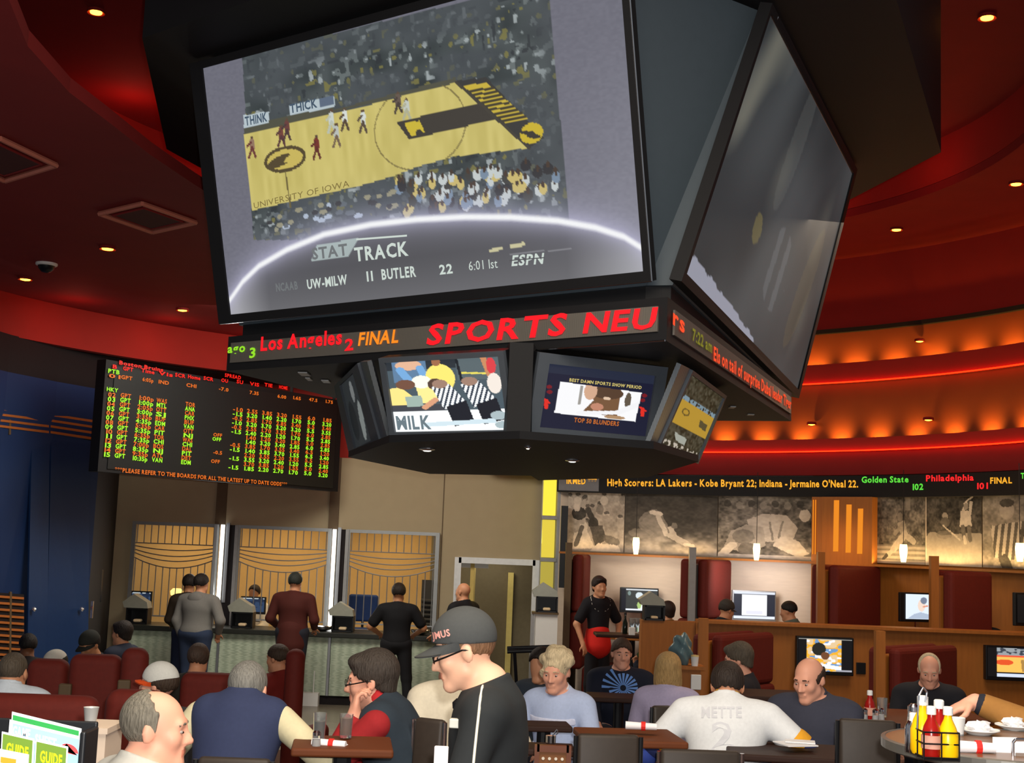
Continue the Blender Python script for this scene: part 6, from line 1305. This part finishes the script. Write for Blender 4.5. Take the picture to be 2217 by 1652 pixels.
for x0, sl, lb in ((4, 0, 'green brochure with yellow word beside the rack edge'), (77, 17, 'green brochure with yellow word in the middle of the rack')):
    def c3(t, f):
        strip(t, f, .04, .05, .96, .95, m_co, 'green_print', .001); T = Text(); T.put('GUIDE', f, .18, .25, .86, .55, off=.004); T.build(m_cy, t)
    card('brochure', Q([(x0, 1584+sl), (x0+70, 1600+sl), (x0+66, 1680+sl), (x0-4, 1664+sl)], dR-.04), m_cw, lb, c3)
card('brochure', Q([(-30, 1616), (62, 1634), (58, 1700), (-34, 1690)], dR-.07), m_cw, 'white brochure with an orange and grey emblem at the very front', lambda t, f: (strip(t, f, .36, .22, .72, .40, mat('orange_card_print', (226, 150, 40), .5), 'orange_print'), strip(t, f, .50, .42, .60, .9, mat('grey_blue_card_print', (120, 130, 160), .5), 'stem_print')))
t = thing('brochure_rack', 'dark upright rack holding brochures by the balding person', 'rack', (at(80, 1650, dR)[0], dR+.05, F1)); A = at(182, 1590, dR); B_ = at(-60, 1590, dR)
b = MB(); b.rbox((A[0]+.006, dR+.02, A[2]-.14), (.014, .10, .30), .005); b.build('side_plate', m_bezdk, t); b = MB(); b.rbox(((A[0]+B_[0])/2, dR+.068, A[2]-.13), (A[0]-B_[0]+.02, .012, .3), .004); b.build('back_plate', m_bezdk, t)
zc_ = A[2]-.27; b = MB(); b.box(((A[0]+B_[0])/2, dR-.02, zc_), (A[0]-B_[0], .22, .02)); b.build('shelf', m_bezdk, t); b = MB(); b.box(((A[0]+B_[0])/2, dR+.0, (zc_+F1)/2), (A[0]-B_[0], .12, zc_-F1)); b.build('stand', m_dark, t)
P = at(210, 1572, 4.75); t = thing('side_shelf', 'plain pale brown box shelf beside the brochure rack', 'shelf', (P[0], P[1], F1)); b = MB(); b.box((P[0]-.01, P[1]+.06, (P[2]+F1)/2), (.11, .2, P[2]-F1-.02)); b.build('cabinet', m_pale_lit, t); b = MB(); b.box((P[0]-.01, P[1]+.06, P[2]-.01), (.125, .22, .02)); b.build('top', m_pale_lit, t)
P = at(189, 1570, 4.72); t = thing('paper_cup', 'silver grey cup standing on the pale box shelf', 'cup', (P[0]+.01, P[1], P[2])); b = MB(); b.lathe((0, 0, 0), [(.018, 0), (.026, .06), (.027, .062), (.024, .06), (.016, .004)], 18); b.build('cup', mat('silver_paper_cup', (190, 190, 186), .4, .3), t, True, local=True); b = MB(); b.lathe((0, 0, .05), [(.022, 0), (.0225, .004)], 16); b.build('lid', m_white, t, local=True)
# older woman's table
table(1178, 1566, 7.75, .30, .24, F3, 'dark table before the white-haired person', .1, m_tabd)
P = at(1192, 1612, 6.9); t = thing('wire_caddy', 'curled chrome wire caddy beside the capped waiter', 'caddy', P)
b = MB(); b.tube([(.0, 0, 0), (.012, 0, .05), (.03, 0, .075), (.035, 0, .06), (.026, 0, .05)], .004, 6); b.build('hook', m_chrome, t, local=True); b = MB(); b.lathe((0, 0, 0), [(.02, 0), (.026, .01), (.026, .045), (.022, .045)], 14); b.build('cup_holder', m_chrome, t, local=True)
table(1188, 1615, 6.9, .26, .24, F2, 'small dark table with the chrome caddy beside the waiter', 0, m_tabd)
A = at(1163, 1612, 6.2); B_ = at(1232, 1608, 6.2); t = thing('slatted_chair', 'wooden chair back with rows of small round holes beside the waiter', 'chair', ((A[0]+B_[0])/2, 6.2, F2))
w_ = B_[0]-A[0]; zt = A[2]; mw = mat('dark_red_wood', (96, 50, 26), .4); b = MB()
for x in (A[0], B_[0]): b.box((x, 6.2, (zt+F2)/2), (.022, .03, zt-F2))
b.box(((A[0]+B_[0])/2, 6.2, zt-.015), (w_, .03, .03)); b.box(((A[0]+B_[0])/2, 6.4, F2+.5), (w_+.1, .42, .04)); b.build('frame', mw, t)
for x in (A[0], B_[0]): b = MB(); b.box((x, 6.58, F2+.25), (.03, .03, .5)); b.build('leg', mw, t)
b = MB(); b.box(((A[0]+B_[0])/2, 6.205, zt-.14), (w_-.02, .012, .22)); b.build('back_panel', mat('brown_wicker', (120, 74, 36), .6), t)
for i in range(4):
    for j in range(4): b = MB(); P = (A[0]+w_*(.2+.2*i), 6.195, zt-.06-.045*j); b.lathe(P, [(.007, -.002), (.007, .002)], 10, M=Matrix.Rotation(PI/2, 3, 'X')); b.build('hole_stud', mat('pale_stud', (206, 196, 180), .5), t)
# right of it
chair(1250, 1386, 1590, 6.35, F2, 'dark chair with its back to the camera left of the white jersey', .12)
table(1362, 1590, 6.75, .5, .46, F2, 'red-brown table carrying a napkin roll left of the white jersey', .1)
napkin(1388, 1580, 6.72, .155, -.12, 'napkin roll with red band beside the white jersey elbow')
chair(1412, 1458, 1528, 8.2, F3, 'dark chair beside the lilac top', .3)
chair(1430, 1604, 1624, 6.35, F2, 'dark chair with bright metal edge behind the white jersey', .05, True)
table(1705, 1622, 6.9, .62, .5, F2, 'dark-edged table before the balding person in grey', -.1, m_tabd)
P = at(1722, 1612, 6.85); b = MB(); b.box(P+np.array([0, 0, .004]), (.17, .16, .006), rot=.3); b.box(P+np.array([.03, .03, .012]), (.15, .10, .006), rot=-.2); o = b.build('paper_sheet', m_nap); tag(o, 'white paper sheets under the hand of the person in grey', 'paper')
chair(1818, 1940, 1558, 6.6, F2, 'dark chair back between the person in grey and the condiment rack', -.1)
# table with shakers further back
table(1890, 1560, 7.9, .75, .55, F3, 'orange-brown table with ketchup and shakers behind the dark chair', .05)
zt = at(1890, 1560, 7.9)[2]
bottle(np.array([at(1883, 1560, 7.9)[0], 7.9, zt]), 'ketchup', 'ketchup bottle on the orange-brown table behind the dark chair')
for px, dd, lb in ((1872, 7.8, 'glass shaker beside the far ketchup bottle'), (1895, 7.78, 'glass shaker in the middle of the far table'), (1908, 7.85, 'glass shaker at the end of the far table')): shaker(np.array([at(px, 1560, dd)[0], dd, zt]), lb)
glass(1910, 1552, 8.0, .11, .032, 'clear tumbler behind the shakers on the far table')
table(1340, 1506, 10.6, .5, .4, F4, 'dark table before the starburst shirt', .0, m_tabd)
table(1130, 1510, 9.0, .3, .3, F3, 'dark table behind the white-haired person', .0, m_tabd)
table(1990, 1545, 9.6, .9, .5, F4, 'red-brown booth table before the old person', .0, m_tabw)
table(1660, 1500, 9.3, .7, .5, F4, 'dark table beside the person in black sweater', .0, m_tabd)
# round table with the condiment rack at the right
dT = 4.62; cT = at(2185, 1612, dT); zT = cT[2]
t = thing('round_table', 'round brown table with a metal rim crowded with condiments and plates', 'table', (cT[0], cT[1], F2)); z = zT-F2
b = MB(); b.lathe((0, 0, z-.03), [(.40, 0), (.415, .004), (.415, .028), (.41, .03)], 60); b.build('tabletop', mat('brown_tabletop', (112, 76, 48), .3), t, local=True)
b = MB(); b.lathe((0, 0, z-.034), [(.416, 0), (.424, .005), (.424, .034), (.410, .037), (.405, .030)], 60, cap=False); b.build('rim', mat('grey_metal_rim', (120, 118, 112), .35, .6), t, local=True)
b = MB(); b.cyl((0, 0, .02), (0, 0, z-.03), .04); b.build('pedestal', m_bezdk, t, local=True); b = MB(); b.lathe((0, 0, 0), [(.26, 0), (.26, .012), (.05, .03)], 24); b.build('foot', m_bezdk, t, local=True)
def onT(px, py): return atz(px, py, zT)
cd = onT(2024, 1640); cd = np.array([cd[0], cd[1], zT])
t = thing('condiment_caddy', 'black wire caddy full of sauce bottles on the round table', 'caddy', cd); mw = mat('black_wire', (24, 22, 24), .35, .4)
cw, cdp, ch = .11, .13, .085
for zz in (.008, .05, ch): b = MB(); pts = [np.array(p) for p in ((-cw/2, -cdp/2, zz), (cw/2, -cdp/2, zz), (cw/2, cdp/2, zz), (-cw/2, cdp/2, zz), (-cw/2, -cdp/2, zz))]; b.tube(pts, .0028, 6); b.build('hoop_wire', mw, t, local=True)
for x, y in ((-1, -1), (1, -1), (1, 1), (-1, 1), (0, -1), (0, 1), (-1, 0), (1, 0)): b = MB(); b.cyl((x*cw/2, y*cdp/2, 0), (x*cw/2, y*cdp/2, ch), .0025, n=6); b.build('upright_wire', mw, t, local=True)
b = MB(); b.tube([(-cw/2, 0, ch), (-cw/2+.004, 0, .19), (-cw/2+.018, 0, .215), (-cw/2+.030, 0, .20), (-cw/2+.026, 0, .17)], .0035, 8); b.build('carry_handle', m_chrome, t, local=True); b = MB(); b.box((0, 0, .003), (cw, cdp, .004)); b.build('tray', mw, t, local=True)
for dx, dy, kd, lb, s in ((.030, -.035, 'mustard', 'yellow mustard bottle at the front of the wire caddy', .92), (-.022, -.034, 'ketchup', 'dark red ketchup bottle beside the front mustard bottle', .90), (-.028, .034, 'mustard', 'second mustard bottle at the back of the wire caddy', 1.06), (.024, .034, 'ketchup', 'ketchup bottle at the back of the wire caddy', .98)):
    bottle(cd+np.array([dx, dy, .006]), kd, lb, s)
shaker(onT(1978, 1588)*[1, 1, 0]+[0, 0, zT], 'shiny shaker left of the wire caddy', 1.3)
P = np.array([cd[0]-.035, cd[1]+.10, zT]); bottle(P, 'steel', 'steel pepper bottle with white cap behind the wire caddy', .9)
def plate(px, py, r, label):
    P = onT(px, py); t = thing('plate', label, 'plate', P, 0, 'plates on the round table'); b = MB(); b.lathe((0, 0, 0), [(r*.55, 0), (r*.6, .003), (r, .016), (r*.99, .019), (r*.58, .007), (.001, .006)], 36); b.build('dish', m_white, t, True, local=True); return P
P1 = plate(2120, 1590, .072, 'white plate with crumpled napkin beside the wire caddy'); P2_ = plate(2196, 1580, .07, 'white plate near the resting hand at the photo edge')
def crumple(P, r, label):
    bm = bmesh.new(); bmesh.ops.create_icosphere(bm, subdivisions=3, radius=1); rs = np.random.RandomState(int(P[0]*100))
    for v in bm.verts: k = 1+.32*(vnoise(np.array([v.co.x*2+9]), np.array([v.co.y*2+v.co.z*2+9]), 2.2, 90)[0]-.5)*2; v.co = Vector((v.co.x*r*k, v.co.y*r*k, max(-.2, v.co.z)*r*.62*k))
    b = MB(); bm.verts.ensure_lookup_table(); b.add([np.array(v.co[:])+P for v in bm.verts], [[v.index for v in f.verts] for f in bm.faces]); bm.free(); o = b.build('crumpled_napkin', m_nap, None, True); tag(o, label, 'napkin', 'crumpled napkins')
crumple(P1+[0, .0, .02], .045, 'crumpled white napkin on the plate beside the wire caddy'); crumple(P2_+[0.0, .01, .02], .04, 'crumpled white napkin on the plate at the photo edge')
P = onT(2072, 1592); t = thing('paper_cup', 'white paper cup between the mustard bottle and the plate', 'cup', P); b = MB(); b.lathe((0, 0, 0), [(.022, 0), (.029, .062), (.026, .06), (.02, .004)], 18); b.build('cup', m_white, t, True, local=True); b = MB(); b.lathe((0, 0, .0), [(.0235, .0), (.024, .006)], 16); b.build('base_ring', m_lgrey, t, local=True)
napkin(*((2112, 1630, onT(2112, 1630)[1])), .125, -.05, 'napkin roll with red band on the round table')
A = at(2150, 1597, 4.42); b = MB(); b.slab([at(2150, 1596, 4.42), at(2202, 1597, 4.42), at(2202, 1680, 4.42), at(2150, 1680, 4.42)], .006); o = b.build('menu_card', m_cw); tag(o, 'upright blank white menu card on the round table', 'card')
t = thing('menu_stand', 'chrome framed menu stand cut by the photo edge', 'menu', at(2215, 1660, 4.35)); b = MB(); b.tube([at(2193, 1690, 4.35), at(2193, 1608, 4.35), at(2199, 1601, 4.35), at(2260, 1601, 4.35)], .005, 8); b.build('frame', m_chrome, t); b = MB(); b.slab([at(2197, 1606, 4.36), at(2260, 1606, 4.36), at(2260, 1690, 4.36), at(2197, 1690, 4.36)], .004); b.build('sheet', m_cw, t)
b = MB(); b.slab([at(2199, 1630, 4.352), at(2260, 1632, 4.352), at(2260, 1645, 4.352), at(2199, 1643, 4.352)], .002); b.build('print_block', mat('brown_print', (136, 120, 110), .5), t)
# high table of the waitress, its bottles, the slip dispenser by the monitor
t, P = table(1345, 1372, 15.6, .62, .5, .12, 'high dark table beside the waitress', .0, m_tabd, group=None); zt = P[2]
bottle(np.array([at(1353, 1370, 15.6)[0], 15.6, zt]), 'dark', 'dark bottle with white label on the waitress table', .95)
for px, lb in ((1368, 'clear glass in the middle of the waitress table'), (1380, 'clear glass at the far end of the waitress table')): glass(px, 1370, 15.6, .17, .035, lb)
P = at(1368, 1368, 15.4); b = MB(); b.rbox((P[0], 15.4, zt+.045), (.07, .05, .09), .006); o = b.build('napkin_box', m_white); tag(o, 'small white box on the waitress table', 'box')
P = at(1420, 1333, 14.35); slip_holder((P[0]-.02, 14.3, zl+.001), 'slip dispenser on the low wood wall before the players monitor', s=.62)
# covered bundle and cups on the ledge behind the blonde person
P = at(1480, 1432, 11.9); t = thing('shelf_ledge', 'narrow wooden ledge on the low wall behind the blonde person', 'shelf', (P[0], 11.9, F4)); zL = at(1480, 1440, 11.9)[2]; b = MB(); b.box((P[0], 11.95, zL-.015), (.36, .3, .03)); b.build('top', m_wood, t); b = MB(); b.box((P[0], 11.98, (zL+F4)/2-.015), (.3, .2, zL-F4-.03)); b.build('carcass', m_wood, t)
bm = bmesh.new(); bmesh.ops.create_icosphere(bm, subdivisions=4, radius=1); b = MB(); bm.verts.ensure_lookup_table(); VV = []
for v in bm.verts: x, y, z = v.co; k = 1+.25*math.sin(5*x+3*z)*math.cos(4*z+2*y); VV.append((P[0]-.01+.10*x*k*(1-.2*z), 11.93+.08*y*k, zL+.135+.14*z*(1+.12*math.sin(7*x))))
b.add(VV, [[v.index for v in f.verts] for f in bm.faces]); bm.free(); o = b.build('plastic_bundle', mat('blue_grey_plastic', (92, 116, 122), .25, var=.3, scale=10), None, True); tag(o, 'shiny blue-grey bundle behind the blonde person', 'bundle')
for px, py, lb in ((1504, 1440, 'white cup beside the shiny blue-grey bundle'), ):
    P = at(px, py, 11.85); t = thing('paper_cup', lb, 'cup', (P[0], 11.85, zL)); b = MB(); b.lathe((0, 0, 0), [(.028, 0), (.036, .085), (.033, .083), (.026, .004)], 16); b.build('cup', m_white, t, True, local=True); b = MB(); b.lathe((0, 0, .086), [(.037, -.004), (.035, .008), (.01, .012)], 16); b.build('lid', mat('tan_lid', (214, 190, 130), .5), t, True, local=True)
P = at(1508, 1478, 11.75); b = MB(); b.rbox((P[0], 11.79, P[2]), (.09, .03, .13), .006); o = b.build('outlet_cover', m_white); tag(o, 'white outlet plate low on the ledge behind the lilac top', 'outlet')
# black frame stand by the doorway
t = thing('tray_stand', 'folding black metal tray stand in front of the doorway', 'stand', (at(1150, 1410, 10.9)[0], 10.9, F4)); m = m_bezdk
A, B_ = at(1098, 1411, 10.9), at(1206, 1407, 10.9)
b = MB(); b.cyl(A, B_, .016); b.cyl(A+[0, .35, 0], B_+[0, .35, 0], .016); b.build('rail', m, t)
for x0, x1 in ((A[0]+.06, B_[0]-.12), (A[0]+.3, B_[0]-.03)):
    for s in (0, 1): b = MB(); b.cyl((x0, 10.9+.35*s, A[2]), (x0+.12, 10.9+.35*(1-s), F4), .014); b.build('leg', m, t)
